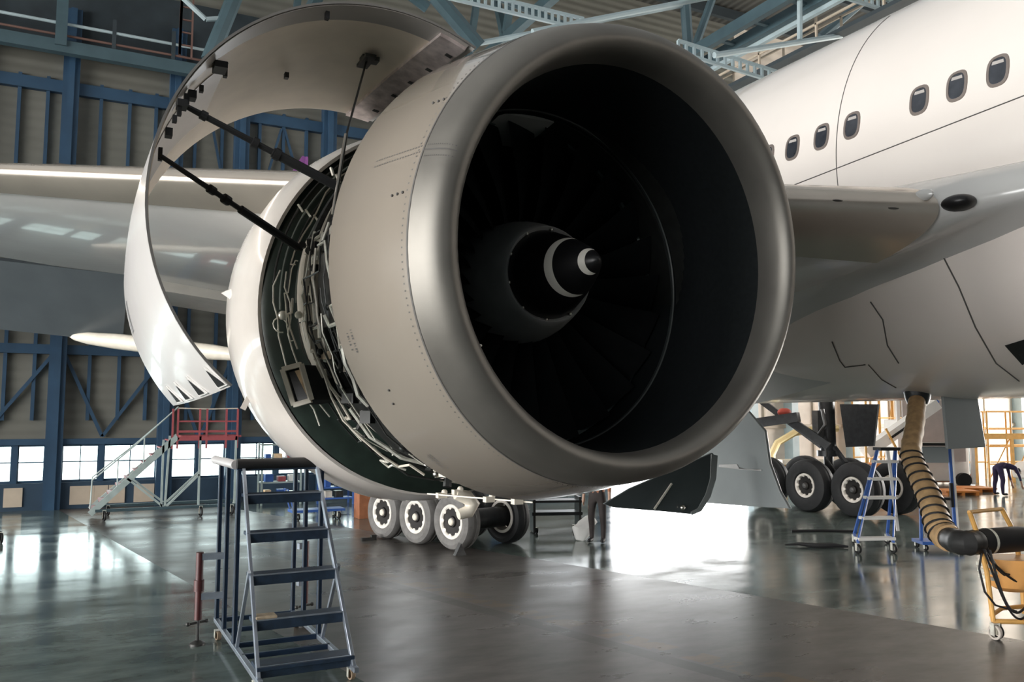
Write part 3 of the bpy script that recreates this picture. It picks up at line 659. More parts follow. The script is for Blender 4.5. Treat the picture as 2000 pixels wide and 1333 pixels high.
def gear(loc, yaw, r, w, spacing, track, tm, hubm, top, strut_m, cap_m, hf):
    g = obj('main_gear', MB().tube([V(0, 0, r+.1), V(0, 0, r+.9)], .13, 14).tube([V(0, 0, r+.85), V(0, .02, top)], .21, 16).lathe([(0, .3), (.15, .3), (.15, .2)], (0, 0, r+.75), axis=(0, 0, 1), n=16), strut_m, plane, loc=loc, rot=(0, 0, yaw))
    obj('bogie_beam', MB().tube([V(0, -spacing-.1, r), V(0, -spacing*.5, r+.05), V(0, 0, r+.12), V(0, spacing*.5, r+.05), V(0, spacing+.1, r)], [.12, .15, .2, .15, .12], 12), gear_m, g)
    parts = wheel_mb(r, w, hf)
    first = None
    for j in (-1, 0, 1):
        obj('axle', MB().tube([V(-track/2+.1, j*spacing, r), V(track/2-.1, j*spacing, r)], .2, 16), gear_m, g)
        for sd in (-1, 1):
            L_ = V(sd*track/2, j*spacing, r)
            if first is None:
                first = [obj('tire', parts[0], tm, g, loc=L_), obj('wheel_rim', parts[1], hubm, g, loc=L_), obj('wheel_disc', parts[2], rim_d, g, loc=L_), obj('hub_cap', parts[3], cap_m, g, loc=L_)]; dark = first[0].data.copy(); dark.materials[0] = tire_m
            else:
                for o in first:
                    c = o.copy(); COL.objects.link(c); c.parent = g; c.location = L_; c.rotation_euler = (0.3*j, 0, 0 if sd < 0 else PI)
                    if sd > 0 and o is first[0]: c.data = dark  # inner row takes black tires: shade under the engine put into the colour
    obj('torque_link', MB().beam((0, -.3, r+.2), (0, -.55, r+.6), .12, .08).beam((0, -.55, r+.6), (0, -.2, r+1.0), .12, .08), gear_m, g)
    obj('brake_line', MB().tube([V(-.2, -.1, r+1.2), V(-.3, -.2, r+.7), V(-.3, -.5, r+.35), V(-.3, -.9, r+.15)], .02, 6), pipe_d, g)
    obj('drag_brace', MB().beam((0, 0, r+.9), (-.9, 1.6, top-.3), .16, .16), gear_m, g)
    return g
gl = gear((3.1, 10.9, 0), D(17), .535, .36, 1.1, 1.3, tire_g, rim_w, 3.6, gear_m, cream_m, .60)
gr_ = gear((14.45, 11.35, 0), D(2), .69, .5, 1.5, 1.5, tire_m, rim_w, 3.3, gear_m, gear_l, .46)
obj('gear_side_brace', MB().beam(at(1535, 815, x=13.3), at(1618, 872, x=13.9), .22, .2), gear_m, plane)
obj('gear_side_brace', MB().beam(at(1470, 828, x=12.6), at(1560, 815, x=13.2), .3, .25), gear_m, plane)
obj('gear_lock_cover', MB().ball(at(1532, 806, x=13.1), .2, (1.1, .7, .6), n=8), red_m, plane)
obj('gear_bay_panel', MB().prism([at(1640, 790, x=15.2), at(1715, 790, x=15.2), at(1706, 872, x=15.2), at(1652, 874, x=15.2)], (.06, 0, 0)), gear_m, plane)
obj('gear_hydraulics', MB().box(at(1600, 835, x=14.2), (.3, .2, .9)).tube([at(1606, 800, x=14), at(1612, 830, x=14), at(1598, 850, x=14), at(1614, 868, x=14)], .05, 8), gear_l, plane)
def plate(name, pix, thick, m, x=None, y=None, parent=plane):
    pts = [at(px, py, x=x, y=y) for px, py in pix]; off = V(thick, 0, 0) if x is not None else V(0, thick, 0); return obj(name, MB().prism(pts, off), m, parent, smooth=False, bevel=.012)
gd = plate('gear_door', [(1372, 700), (1493, 842), (1502, 905), (1522, 960), (1541, 994), (1500, 992), (1380, 983), (1330, 978)], .07, gdoor_m, x=7.6)
plate('door_stripe', [(1405, 908), (1440, 907), (1445, 917), (1488, 917), (1488, 921), (1404, 913)], -.012, mat('stripe_pale', (.5, .5, .5), .4), x=7.59, parent=gd)
gd2 = plate('gear_door', [(1180, 985), (1230, 955), (1300, 925), (1392, 885), (1400, 895), (1397, 935), (1386, 970), (1368, 997), (1350, 1005), (1300, 1000), (1200, 992)], .06, mat('gear_door_dark', (.065, .08, .085), .3, noise=.1, scale=2), y=7.0)
plate('door_rim', [(1388, 887), (1401, 890), (1398, 935), (1387, 971), (1369, 999), (1350, 1007), (1348, 1000), (1362, 993), (1377, 966), (1386, 935)], -.02, gdoor_m, y=6.99, parent=gd2)
obj('door_rib', MB().beam(at(1312, 945, y=6.97), at(1278, 995, y=6.97), .03, .03), pipe_m, gd2)
obj('door_fitting', MB().ball(at(1333, 992, y=6.95), .05, n=6), steel, gd2)
plate('service_door', [(1842, 765), (1908, 762), (1926, 874), (1852, 878)], .05, gdoor_m, y=3.4)
# ================================================================ FOREGROUND STEP LADDER
LD = thing('step_ladder', 'large navy steel step ladder on casters with a padded top bar, beside the open engine', 'ladder', (-2.11, 2.78, 0))
LW = .88
def stringer(x, top_x): return [V(x, .04, .14), V(top_x, 1.4, 1.98)]
for x, tx in ((0, .05), (LW, LW-.05)): obj('stringer', MB().beam(*stringer(x, tx), .035, .06), navy_l, LD, smooth=False, bevel=.006)
for k, (z, y) in enumerate(((.22, .10), (.58, .36), (.95, .63), (1.32, .90), (1.68, 1.17))):
    u = (z-.14)/1.84; x0, x1 = .05*u+.0, LW-.05*u
    st = obj('tread', MB().box(((x0+x1)/2, y+.09, z), (x1-x0+.03, .21 if k else .28, .035)).box(((x0+x1)/2, y-.01, z-.04), (x1-x0+.03, .02, .09)), tread_m, LD, smooth=False, bevel=.004)
    obj('tread_edge', MB().box(((x0+x1)/2, y-.012, z+.012), (x1-x0, .02, .012)), navy_l, st, smooth=False)
obj('tread_wear_patch', MB().box((.12, .42, .61), (.2, .16, .03)), mat('worn_wood', (.42, .34, .24), .8, noise=.3, scale=14), LD, bevel=.01)
for x in (0, LW):
    obj('base_rail', MB().beam((x, -.05, .13), (x, 2.66, .13), .05, .05), navy_l, LD, smooth=False, bevel=.005)
    for y, m in ((1.36, navy), (2.05, navy), (2.6, navy)):
        p = obj('upright', MB().beam((x, y, .15), (x, y, 1.95), .04, .05), m, LD, smooth=False, bevel=.005)
        obj('upright_edge', MB().box((x-.018, y-.026, 1.05), (.012, .006, 1.78)), navy_l, p, smooth=False)
    obj('diagonal', MB().beam((x, .62, 1.0), (x, 1.2, .15), .03, .04), navy_l, LD, smooth=False)
for y in (.9, 1.36, 2.05, 2.6): obj('cross_rail', MB().beam((0, y, .13), (LW, y, .13), .04, .05), navy, LD, smooth=False)
obj('platform', MB().box((LW/2, 2.0, 1.94), (LW, 1.25, .03)), tread_m, LD, smooth=False)
obj('padded_bar', MB().tube([V(-.02, 1.38, 2.0), V(LW-.02, 1.38, 2.0)], .056, 16), black, LD)
obj('side_bar', MB().tube([V(-.02, 1.44, 1.99), V(-.06, 2.66, 1.99)], .05, 12), mat('side_bar_silver', (.62, .60, .60), .45, .3), LD)
def jack(x, y, full):
    s_ = -1 if x < .4 else 1
    z0 = .25
    j = obj('stabilizer_jack', MB().tube([V(x, y, z0+.02), V(x, y, 1.0)], .04, 12).lathe([(0, .055), (.12, .055)], (x, y, .58), axis=(0, 0, 1), n=12, caps=True), jack_m, LD)
    obj('jack_screw', MB().tube([V(x, y, .03), V(x, y, z0+.05)], .018, 8), pipe_d, j)
    obj('jack_foot', MB().lathe([(0, .085), (.02, .085), (.05, .03)], (x, y, .0), axis=(0, 0, 1), n=16, caps=True), pipe_d, j)
    obj('jack_handle', MB().tube([V(x-.11, y-.05, .24), V(x+.1, y+.05, .24)], .014, 6).ball((x-.11, y-.05, .24), .025, n=5).ball((x+.1, y+.05, .24), .025, n=5), pipe_d, j)
    for z in (.52, .95): obj('jack_clamp', MB().beam((x, y, z), (x-s_*(.27 if s_ < 0 else .1), y-.03, z), .06, .07), navy_l, j, smooth=False)
jack(-.27, 2.1, 1); jack(LW+.1, 2.4, 1)
def caster(parent, x, y, r=.075, m=black, z=0, name='caster'):
    c = obj(name, MB().lathe([(-.02, r*.7), (-.02, r*.95), (-.012, r), (.012, r), (.02, r*.95), (.02, r*.7)], (x, y, z+r), axis=(1, .25, 0), n=24), m, parent)
    obj('caster_fork', MB().box((x-.035, y, z+r*1.35), (.008, r*.8, r*1.5)).box((x+.035, y, z+r*1.35), (.008, r*.8, r*1.5)).box((x, y, z+r*2.15), (.08, r*.9, .012)), pipe_m, c, smooth=False)
    return c
caster_tan = mat('caster_tan', (.30, .22, .15), .6)
for x, y in ((-.04, 2.2), (LW, 2.4), (.0, .12), (LW, .12)): caster(LD, x, y, .052, caster_tan)
# ================================================================ SMALL BLUE LADDER (right)
p0 = at(1690, 1080, z=0)
SL = thing('step_ladder', 'small bright blue step ladder with white treads, beside the ribbed tan hose', 'ladder', at(1676, 1082, z=0), -D(22))
SW, SH = .68, 1.88
for x, tx in ((0, .80), (SW, 1.16)):
    obj('stringer', MB().beam((x, 0, .2), (tx, .6, SH), .028, .04), blue_b, SL, smooth=False)
    obj('rear_leg', MB().beam((x+.5, 1.1, .2), (tx, .65, SH), .035, .05), blue_b, SL, smooth=False)
    obj('base_rail', MB().beam((x, -.02, .2), (x+.5, 1.12, .2), .04, .04), blue_b, SL, smooth=False)
for k, z in enumerate((.26, .62, .98, 1.32, 1.64)):
    u = (z-.2)/1.68; x0, x1 = .80*u, SW+(1.16-SW)*u; obj('tread', MB().box(((x0+x1)/2, .6*u+.04, z), (x1-x0+.04, .2, .05)), white_m, SL, smooth=False)
obj('top_cap', MB().box((.98, .62, SH), (.42, .3, .06)), black, SL, smooth=False)
for x, y in ((0, 0), (SW, 0), (.5, 1.1), (SW+.5, 1.1)): caster(SL, x, y, .085)
obj('centre_pole', MB().beam((.92, .5, SH), (.98, .35, .35), .035, .05), white_m, SL, smooth=False)
p1 = at(1868, 1075, z=0)
PS = thing('platform_stand', 'narrow platform stand with blue and white posts and a dark tray behind the hose', 'stand', p1, -D(30))
obj('post', MB().beam((0, 0, .1), (-.05, 0, 1.98), .05, .05), blue_b, PS, smooth=False); obj('post_edge', MB().beam((.045, -.01, .1), (-.0, -.01, 1.98), .03, .04), white_m, PS, smooth=False)
obj('post', MB().beam((-.6, .1, .1), (-.55, .1, 1.98), .05, .05), blue_b, PS, smooth=False)
obj('tray', MB().box((-.33, .1, 1.98), (.75, .55, .05)), black, PS, smooth=False); obj('tray_box', MB().box((-.33, .15, 1.78), (.48, .4, .3)), gdoor_m, PS, smooth=False)
obj('cross_bar', MB().beam((-.6, .05, .95), (0, 0, .95), .035, .05), black, PS, smooth=False); obj('base', MB().box((-.3, .1, .14), (.75, .5, .06)), blue_b, PS, smooth=False)
obj('lock_handle', MB().beam((-.06, -.04, .8), (-.07, -.05, 1.25), .06, .05), black, PS, smooth=False)
for x, y in ((-.6, .3), (.03, -.1), (-.6, -.1), (.03, .3)): caster(PS, x, y, .055)
# ================================================================ HOSE + HEATER CART
hp = [at(1791, 778, y=3.6), at(1787, 830, y=3.2), at(1779, 880, y=2.9), at(1787, 912, y=2.7), at(1805, 950, y=2.4), at(1822, 990, y=2.1), at(1833, 1027, y=1.85), at(1850, 1050, y=1.62)]
cb = at(1942, 1250, z=0); Rc = Matrix.Rotation(-D(20), 3, 'Z'); dax = Rc @ V(1, .25, 0).normalized(); dr0 = cb+Rc @ V(0, .06, 1.08)-dax*.125
hp += [dr0-dax*.22, dr0]
def smooth_path(P, k=6):
    out = []
    for i in range(len(P)-1):
        a, b_, c, d = P[max(0, i-1)], P[i], P[i+1], P[min(len(P)-1, i+2)]
        for j in range(k):
            t = j/k; out.append(.5*((2*b_)+(c-a)*t+(2*a-5*b_+4*c-d)*t*t+(3*b_-a-3*c+d)*t**3))
    return out+[P[-1]]
hs = smooth_path(hp, 7)
def ribs(pts, r0, r1):
    P, R = [], []
    for i, p in enumerate(pts):
        r = r0+(r1-r0)*i/len(pts); P.append(p); R.append(r*(1.05 if i % 3 == 0 else .97))
    return P, R
k = 50
hose = obj('air_hose', MB().tube(*ribs(hs[:k+1], .125, .165), 20), hose_m, loc=None)
hose = tag(hose, 'fat ribbed tan air hose hanging from the belly of the airliner', 'hose')
obj('hose_elbow', MB().tube(*ribs(hs[k-1:], .135, .135), 20), mat('hose_black', (.02, .02, .02), .5, noise=.3, scale=9), hose)
sp = MB()
for i in range(16, k-1, 3):
    p, d = hs[i], (hs[i+1]-hs[i-1]).normalized(); a, b_ = basis(d); r = (.125+.04*i/k)*1.04
    sp.tube([p+(a*math.cos(t)+b_*math.sin(t))*r+d*(.06*math.sin(t)) for t in [2*PI*j/20 for j in range(21)]], .014, 5)
obj('hose_spiral', sp, black, hose)
cb = at(1942, 1250, z=0)
CT = thing('heater_cart', 'yellow tubular heater cart with an orange tub and black duct, at the right edge', 'cart', cb, -D(20))
obj('frame_post', MB().tube([V(0, 0, .2), V(-.05, .0, .75), V(-.12, .02, 1.1), V(-.16, .0, 1.22), V(-.24, -.02, 1.42)], .028, 10), yel_m, CT)
obj('frame_post', MB().tube([V(.62, .3, .2), V(.6, .3, .75), V(.55, .3, 1.1), V(.5, .3, 1.22), V(.36, .25, 1.42)], .028, 10), yel_m, CT)
obj('handle', MB().tube([V(-.25, -.02, 1.42), V(.36, .25, 1.42)], .022, 10), yel_m, CT)
obj('base_frame', MB().tube([V(.0, 0, .2), V(.5, -.1, .2), V(1.2, -.1, .2)], .028, 10).tube([V(.05, .1, .24), V(.3, .25, .28), V(.9, .3, .3)], .024, 10).tube([V(.42, -.05, .2), V(.44, -.08, .06), V(.52, -.1, .04), V(1.2, -.12, .04)], .024, 10), yel_m, CT)
obj('duct_drum', MB().lathe([(-.12, .1), (-.12, .135), (0, .145), (.5, .145), (.62, .135), (.62, .1)], (.0, .06, 1.08), axis=(1, .25, 0), n=28), black, CT)
obj('duct_band', MB().lathe([(-.0, .15), (.04, .15)], (.0, .06, 1.08), axis=(1, .25, 0), n=28), pipe_m, CT)
tub = MB(); rings = []
for z, r, dx in ((.50, .02, .38), (.51, .16, .38), (.56, .24, .38), (.68, .29, .4), (.88, .33, .43)):
    rings.append([V(dx+math.cos(t)*r*1.15, .12+math.sin(t)*r*.8, z) for t in [2*PI*i/28 for i in range(28)]])
obj('tub', MB().loft(rings, caps=True), amber_m, CT)
obj('motor_fins', MB().box((.12, .14, .80), (.22, .25, .035)).box((.12, .14, .73), (.2, .25, .035)).box((.12, .14, .66), (.18, .25, .035)), pipe_m, CT, smooth=False)
for x, y in ((.0, -.02), (.05, .02)): caster(CT, x, y, .085, mat('caster_cream', (.5, .45, .4), .6) if x == 0 else black)
caster(CT, .8, .3, .085); 
cab = MB()
for i, (dx, dz, sag) in enumerate(((0, 0, .34), (.03, .02, .42), (-.02, 0, .55), (-.05, .01, .72), (0, 0, .80))):
    pts = [V(-.14+dx+(.78-dx)*u, -.07-.03*i+.12*u, 1.02+dz-sag*4*u*(1-u)*(.75+.25*math.sin(i*2+u*3))-.05*i*u) for u in [j/22 for j in range(23)]]
    cab.tube(pts, .013, 6)
cab.tube([V(.36, -.1, 1.0), V(.37, -.12, .7), V(.36, -.12, .45), V(.38, -.12, .2)], .012, 6).tube([V(-.14, -.07, 1.03), V(-.2, -.08, .8), V(-.16, -.1, .55), V(-.04, -.1, .4), V(.2, -.12, .33)], .012, 6)
c_ = tag(obj('power_cable', cab, black, loc=cb, rot=(0, 0, -D(20))), 'loops of black power cable hung on the yellow cart', 'cable')
# ================================================================ BACKGROUND LEFT
ss = at(208, 1020, z=0)
ST = thing('stair_platform', 'wheeled maintenance stair with pale lattice rails and a red-railed top platform', 'stairs', ss)
e0, top0, top1 = at(185, 1012, y=ss.y), at(335, 872, y=18.0), at(462, 868, y=18.6)
zt = 2.0
def G(px, s_, z): p = at(px, 900, y=s_); return V(p.x, s_, z)-Vector(ss)
yA, yB = 17.6, 18.8
for yy in (yA, yB):
    a, b_ = G(180, yy, .18), G(345, yy, zt); c = G(462, yy, zt)
    obj('stair_rail', MB().beam(a, b_, .05, .14), mint_m, ST, smooth=False)
    obj('hand_rail', MB().tube([a+V(0, 0, .12), a+V(.02, 0, .8), (a+b_)/2+V(0, 0, .72), b_+V(0, 0, .75)], .02, 6), mint_m, ST)
    for u in (.3, .6): obj('hand_post', MB().tube([a+(b_-a)*u, a+(b_-a)*u+V(0, 0, .72)], .018, 6), mint_m, ST)
    for px in (335, 345, 388, 402, 440, 462): 
        p = G(px, yy, zt-.3); obj('rail_post', MB().beam(p, p+V(0, 0, 1.0), .045, .045), redp_m, ST, smooth=False)
    for dz in (.38, .12): obj('top_rail', MB().beam(b_+V(0, 0, dz), c+V(0, 0, dz), .035, .035), redp_m, ST, smooth=False)
    obj('chain', MB().tube([b_+V(0, 0, .72), (b_+c)/2+V(0, 0, .7), c+V(0, 0, .72)], .012, 5), cream_m, ST)
    obj('platform_beam', MB().beam(b_+V(0, 0, -.05), c+V(0, 0, -.05), .05, .1), redp_m, ST, smooth=False)
    m0 = G(325, yy, .25); m1 = G(250, yy, 1.0)
    for p_, q_ in ((m1, m0), (m0, G(390, yy, 1.05)), (m0, G(330, yy, zt)), (G(318, yy, .25), G(318, yy, zt-.1)), (G(390, yy, .25), G(390, yy, zt)), (G(460, yy, .25), G(460, yy, zt))): obj('strut', MB().beam(p_, q_, .05, .05), mint_m, ST, smooth=False)
    obj('base_rail', MB().beam(G(190, yy, .25), G(465, yy, .25), .06, .07), teal_m, ST, smooth=False)
for i in range(10):
    u = (i+.5)/10; a, b_ = G(180, yA, .18), G(345, yA, zt); p = a+(b_-a)*u; obj('tread', MB().box(p+V(0, .6, 0), (.2, 1.15, .03)), redp_m, ST, smooth=False)
obj('deck', MB().box((G(345, yA, zt)+G(462, yB, zt))/2, (1.45, 1.2, .05)), redp_m, ST, smooth=False)
for px, yy in ((208, yA), (215, yB), (395, yA), (455, yA), (460, yB)): 
    p = G(px, yy, 0); caster(ST, p.x, p.y, .12)
# tool rack, trolleys and boxes behind the ladder
def box_thing(name, label, cat, px, py, size, m, rz=0, group=None, extra=None):
    p = at(px, py, z=0); t = thing(name, label, cat, p, rz, group); obj('body', MB().box((0, 0, size[2]/2+.02), size), m, t, smooth=False, bevel=.01)
    if extra: extra(t, size)
    return t
def shelf(name, label, px, py, w, d, h, m, rz, seed, loadlab):
    p = at(px, py, z=0); t = thing(name, label, 'rack', p, rz); r = random.Random(seed)
    for x in (-w/2, w/2):
        for y in (-d/2, d/2): obj('post', MB().beam((x, y, 0), (x, y, h), .05, .05), m, t, smooth=False)
    for i, z in enumerate((.18, h*.36, h*.66, h*.97)):
        obj('shelf', MB().box((0, 0, z), (w, d, .04)), m, t, smooth=False)
        if i < 3:
            x = -w/2+.12
            cells = ('beside the left post', 'in the middle', 'beside the right post', 'far right'); j = 0
            while x < w/2-.12 and j < 3:
                s_ = r.uniform(.14, .26); hh = r.uniform(.12, .3)
                mm = r.choice((cloth_w, cream_m, tan_m, pipe_d, blue_b, redp_m, wood_m)); cn = {id(cloth_w): 'white', id(cream_m): 'cream', id(tan_m): 'tan', id(pipe_d): 'dark', id(blue_b): 'blue', id(redp_m): 'red', id(wood_m): 'orange'}[id(mm)]
                o = obj('parts_bin', MB().box((0, 0, hh/2), (s_, .28, hh)), mm, smooth=False, bevel=.01)
                R_ = Matrix.Rotation(rz, 3, 'Z'); o.location = p+R_ @ V(x+s_/2, 0, z+.021); o.rotation_euler = (0, 0, rz)
                tag(o, '%s bin %s, %s shelf of %s' % (cn, cells[j], ('bottom', 'middle', 'upper')[i], loadlab), 'bin', 'parts bins on the ' + loadlab)
                x += s_+r.uniform(.08, .2); j += 1
    return t
shelf('storage_rack', 'pale steel storage rack loaded with bins, behind the large navy ladder', 545, 985, 1.1, .5, 1.75, mint_m, 0, 3, 'rack behind the ladder')
shelf('storage_rack', 'blue steel storage rack loaded with bins, left of the orange crates', 655, 985, .9, .5, 1.35, blue_b, 0, 9, 'blue rack')
p = at(690, 1002, z=0)
tr = thing('hand_trolley', 'low blue flat trolley in front of the blue rack', 'trolley', at(618, 1014, z=0), 0)
obj('deck', MB().box((0, 0, .22), (1.3, .5, .06)), blue_b, tr, smooth=False); obj('handle', MB().tube([V(-.6, -.2, .22), V(-.75, -.2, .75), V(-.75, .2, .75), V(-.6, .2, .22)], .02, 6), blue_b, tr)
for x, y in ((-.5, -.2), (.5, -.2), (-.5, .2), (.5, .2)): caster(tr, x, y, .085)
pc = at(712, 1012, z=0)
tag(obj('crate', MB().box((0, 0, .3), (.42, .45, .6)), brown_m, loc=pc, smooth=False, bevel=.01), 'brown crate under the orange crate, left of the dusty wheels', 'crate')
c2 = tag(obj('crate', MB().box((0, 0, .2), (.40, .4, .4)), wood_m, loc=pc+V(-.02, 0, .602), smooth=False, bevel=.01), 'orange crate stacked on the brown crate, left of the dusty wheels', 'crate')
c3 = tag(obj('crate', MB().box((0, 0, .42), (.36, .4, .84)), brown_m, loc=pc+V(.46, .1, 0), smooth=False, bevel=.01), 'tall reddish-brown crate right of the orange and brown stack', 'crate')
# thin stand at the left picture edge
st_ = thing('tow_bar_wheel', 'small dark tow bar wheel at the left edge of the picture', 'wheel', at(2, 1062, z=0))
caster(st_, 0, 0, .1, name='wheel'); obj('bar', MB().tube([V(0, 0, .2), V(-.3, 0, .28), V(-1.2, .1, .25)], .03, 8), pipe_d, st_)
# chocks, strap, rags
def chock(px, py, lab):
    return tag(obj('wheel_chock', MB().prism([V(-.11, -.06, 0), V(.11, -.06, 0), V(.0, -.06, .22)], (0, .12, 0)), gear_l, loc=at(px, py, z=0), smooth=False), lab, 'chock')
chock(898, 1085, 'small grey wheel chock in front of the nearest dusty wheel'); 
tag(obj('wheel_chock', MB().box((0, 0, .03), (.3, .1, .06)).box((.1, 0, .08), (.1, .1, .05)), pipe_d, loc=at(720, 1056, z=0), smooth=False), 'flat dark wheel chock beside the farthest dusty wheel', 'chock')
tag(obj('floor_strap', MB().tube([V(-.55, 0, .03), V(-.3, .05, .05), V(0, -.05, .04), V(.35, .0, .05), V(.6, .03, .03)], [.012, .03, .05, .045, .02], 8), black, loc=at(1592, 1070, z=0), rot=(0, 0, -D(40))), 'black strap lying on the floor left of the small blue ladder', 'strap')
tag(obj('floor_strap', MB().tube([V(-.7, 0, .02), V(0, .05, .03), V(.7, 0, .02)], .03, 6), black, loc=at(1610, 1040, z=0), rot=(0, 0, -D(30))), 'dark cable lying on the floor below the far landing gear', 'strap')
bagp = at(1136, 1056, z=0)
def rough_bag():
    mb = MB().ball((0, 0, 0), .24, (.95, .6, 1.0), n=12); r = random.Random(4)
    mb.v = [V(p.x*(1+.25*math.sin(9*p.z+3*p.x))+(.12 if p.z > .1 else 0), p.y*(1+.2*math.sin(11*p.x)), max(-.2, p.z*(1.15 if p.z > 0 else 1)+.03*math.sin(17*p.x+9*p.y))+.2) for p in mb.v]; return mb
tag(obj('cloth_bag', rough_bag(), cloth_w, loc=bagp), 'white cloth bag on the floor beside the standing person', 'bag')
# low trolley behind near gear
tq = thing('tool_trolley', 'dark low tool trolley behind the dusty wheels under the engine', 'trolley', at(1085, 1040, z=0), D(-20))
obj('tray', MB().box((0, 0, .42), (1.1, .5, .07)).box((0, 0, .68), (1.1, .5, .05)), gear_m, tq, smooth=False); obj('frame', MB().box((-.5, 0, .4), (.05, .5, .75)).box((.5, 0, .4), (.05, .5, .75)), pipe_d, tq, smooth=False)
for x, y in ((-.45, -.2), (.45, -.2), (-.45, .2), (.45, .2)): caster(tq, x, y, .06)
# ================================================================ PEOPLE
def person(name, label, loc, rz, J, mats, scale=1):
    """J: dict joint -> (pos, radius, parent)"""
    names = list(J); me = bpy.data.meshes.new(name); idx = {n_: i for i, n_ in enumerate(names)}
    me.from_pydata([tuple(J[n_][0]) for n_ in names], [(idx[J[n_][2]], idx[n_]) for n_ in names if J[n_][2]], []); me.update()
    o = bpy.data.objects.new(name, me); COL.objects.link(o)
    o.modifiers.new('skin', 'SKIN'); o.modifiers.new('sub', 'SUBSURF').levels = 1
    sv = me.skin_vertices[0].data
    for i, n_ in enumerate(names): sv[i].radius = (J[n_][1], J[n_][1])
    sv[idx['pelvis']].use_root = True
    dg = bpy.context.evaluated_depsgraph_get(); m2 = bpy.data.meshes.new_from_object(o.evaluated_get(dg)); o.modifiers.clear(); o.data = m2
    m2.materials.clear()
    for m in mats: m2.materials.append(m)
    P = {n_: Vector(J[n_][0]) for n_ in names}
    cls = {}
    for n_ in names: cls[n_] = 0 if n_[:4] in ('hip_', 'knee', 'ankl', 'pelv', 'shin') else 3 if n_.startswith(('toe', 'heel')) else 2 if n_[:4] in ('head', 'neck', 'wris', 'hand', 'fing', 'thum', 'chin') else 1
    for p in m2.polygons:
        c = p.center; p.use_smooth = True; p.material_index = cls[min(names, key=lambda n_: (P[n_]-c).length-J[n_][1])]
    o.location = loc; o.rotation_euler = (0, 0, rz); tag(o, label, 'person')
    return o
def hands(J, w, side, d, s_=1):
    b_ = Vector(J[w][0]); d = d.normalized(); a, c = basis(d, V(1, 0, .2))
    J['hand'+side] = (b_+d*.06, .032, w); J['hand2'+side] = (b_+d*.10, .034, 'hand'+side)
    for k in range(4):
        f0 = b_+d*.11+a*(k-1.5)*.018; l = (.065, .075, .07, .055)[k]
        J['fing%d%s' % (k, side)] = (f0+d*.02, .009, 'hand2'+side); J['fingt%d%s' % (k, side)] = (f0+d*l+c*.012, .007, 'fing%d%s' % (k, side))
    J['thum'+side] = (b_+d*.06+a*.04+c*.01, .011, 'hand'+side); J['thumt'+side] = (b_+d*.10+a*.06+c*.015, .008, 'thum'+side)
def face(o, hc, fwd, hair):
    f = Vector(fwd).normalized(); a, u = basis(f)
    obj('hair', MB().ball(Vector(hc)-f*.02+u*.035, .102, (1, 1, .95), n=8), hair, o)
    obj('nose', MB().ball(Vector(hc)+f*.105-u*.01, .016, n=5), skin_m, o)
    for s_ in (-1, 1):
        obj('eye', MB().ball(Vector(hc)+f*.09+a*s_*.035+u*.012, .011, n=5), hair_m, o); obj('ear', MB().ball(Vector(hc)+a*s_*.095, .022, (.5, 1, 1), n=5), skin_m, o)
    obj('mouth', MB().ball(Vector(hc)+f*.092-u*.05, .018, (1, 1, .3), n=5), redp_m, o)
# standing
J = {'pelvis': (V(0, 0, .93), .13, None), 'spine': (V(0, 0, 1.12), .135, 'pelvis'), 'chest': (V(0, .01, 1.33), .15, 'spine'), 'neck': (V(0, 0, 1.50), .055, 'chest'), 'chin': (V(0, -.02, 1.57), .075, 'neck'), 'head': (V(0, -.01, 1.66), .10, 'chin')}
for sd, s_ in (('_l', -1), ('_r', 1)):
    J['hip'+sd] = (V(.1*s_, 0, .86), .105, 'pelvis'); J['knee'+sd] = (V(.12*s_, -.02, .48), .075, 'hip'+sd); J['shin'+sd] = (V(.12*s_, .02, .33), .068, 'knee'+sd); J['ankle'+sd] = (V(.12*s_, .01, .1), .05, 'shin'+sd); J['heel'+sd] = (V(.12*s_, 0, .05), .05, 'ankle'+sd); J['toe'+sd] = (V(.14*s_, -.17, .045), .042, 'heel'+sd)
    J['shou'+sd] = (V(.19*s_, 0, 1.42), .065, 'chest'); J['elbow'+sd] = (V(.25*s_, .02, 1.14), .045, 'shou'+sd); J['wrist'+sd] = (V(.27*s_, -.05, .9), .03, 'elbow'+sd); hands(J, 'wrist'+sd, sd, V(0, -.1, -1))
pp = person('person', 'person in dark trousers and boots standing behind the engine, upper body hidden', at(1167, 1060, z=0)+V(0, 0, .0), D(-50), J, [trouser_m, brown_m, skin_m, black])
face(pp, (0, -.01, 1.66), (0, -1, 0), hair_m)
# bending over
J = {'pelvis': (V(0, .12, .92), .13, None), 'spine': (V(0, -.08, .98), .13, 'pelvis'), 'chest': (V(0, -.32, .93), .145, 'spine'), 'neck': (V(0, -.47, .84), .055, 'chest'), 'chin': (V(0, -.52, .79), .07, 'neck'), 'head': (V(0, -.57, .73), .095, 'chin')}
for sd, s_ in (('_l', -1), ('_r', 1)):
    J['hip'+sd] = (V(.11*s_, .12, .86), .105, 'pelvis'); J['knee'+sd] = (V(.17*s_, .08, .48), .075, 'hip'+sd); J['shin'+sd] = (V(.18*s_, .12, .33), .066, 'knee'+sd); J['ankle'+sd] = (V(.19*s_, .12, .1), .05, 'shin'+sd); J['heel'+sd] = (V(.19*s_, .12, .05), .05, 'ankle'+sd); J['toe'+sd] = (V(.2*s_, -.05, .045), .042, 'heel'+sd)
    J['shou'+sd] = (V(.18*s_, -.36, .88), .062, 'chest'); J['elbow'+sd] = (V(.23*s_, -.45, .6), .043, 'shou'+sd); J['wrist'+sd] = (V(.22*s_, -.52, .36), .03, 'elbow'+sd); hands(J, 'wrist'+sd, sd, V(0, -.3, -1))
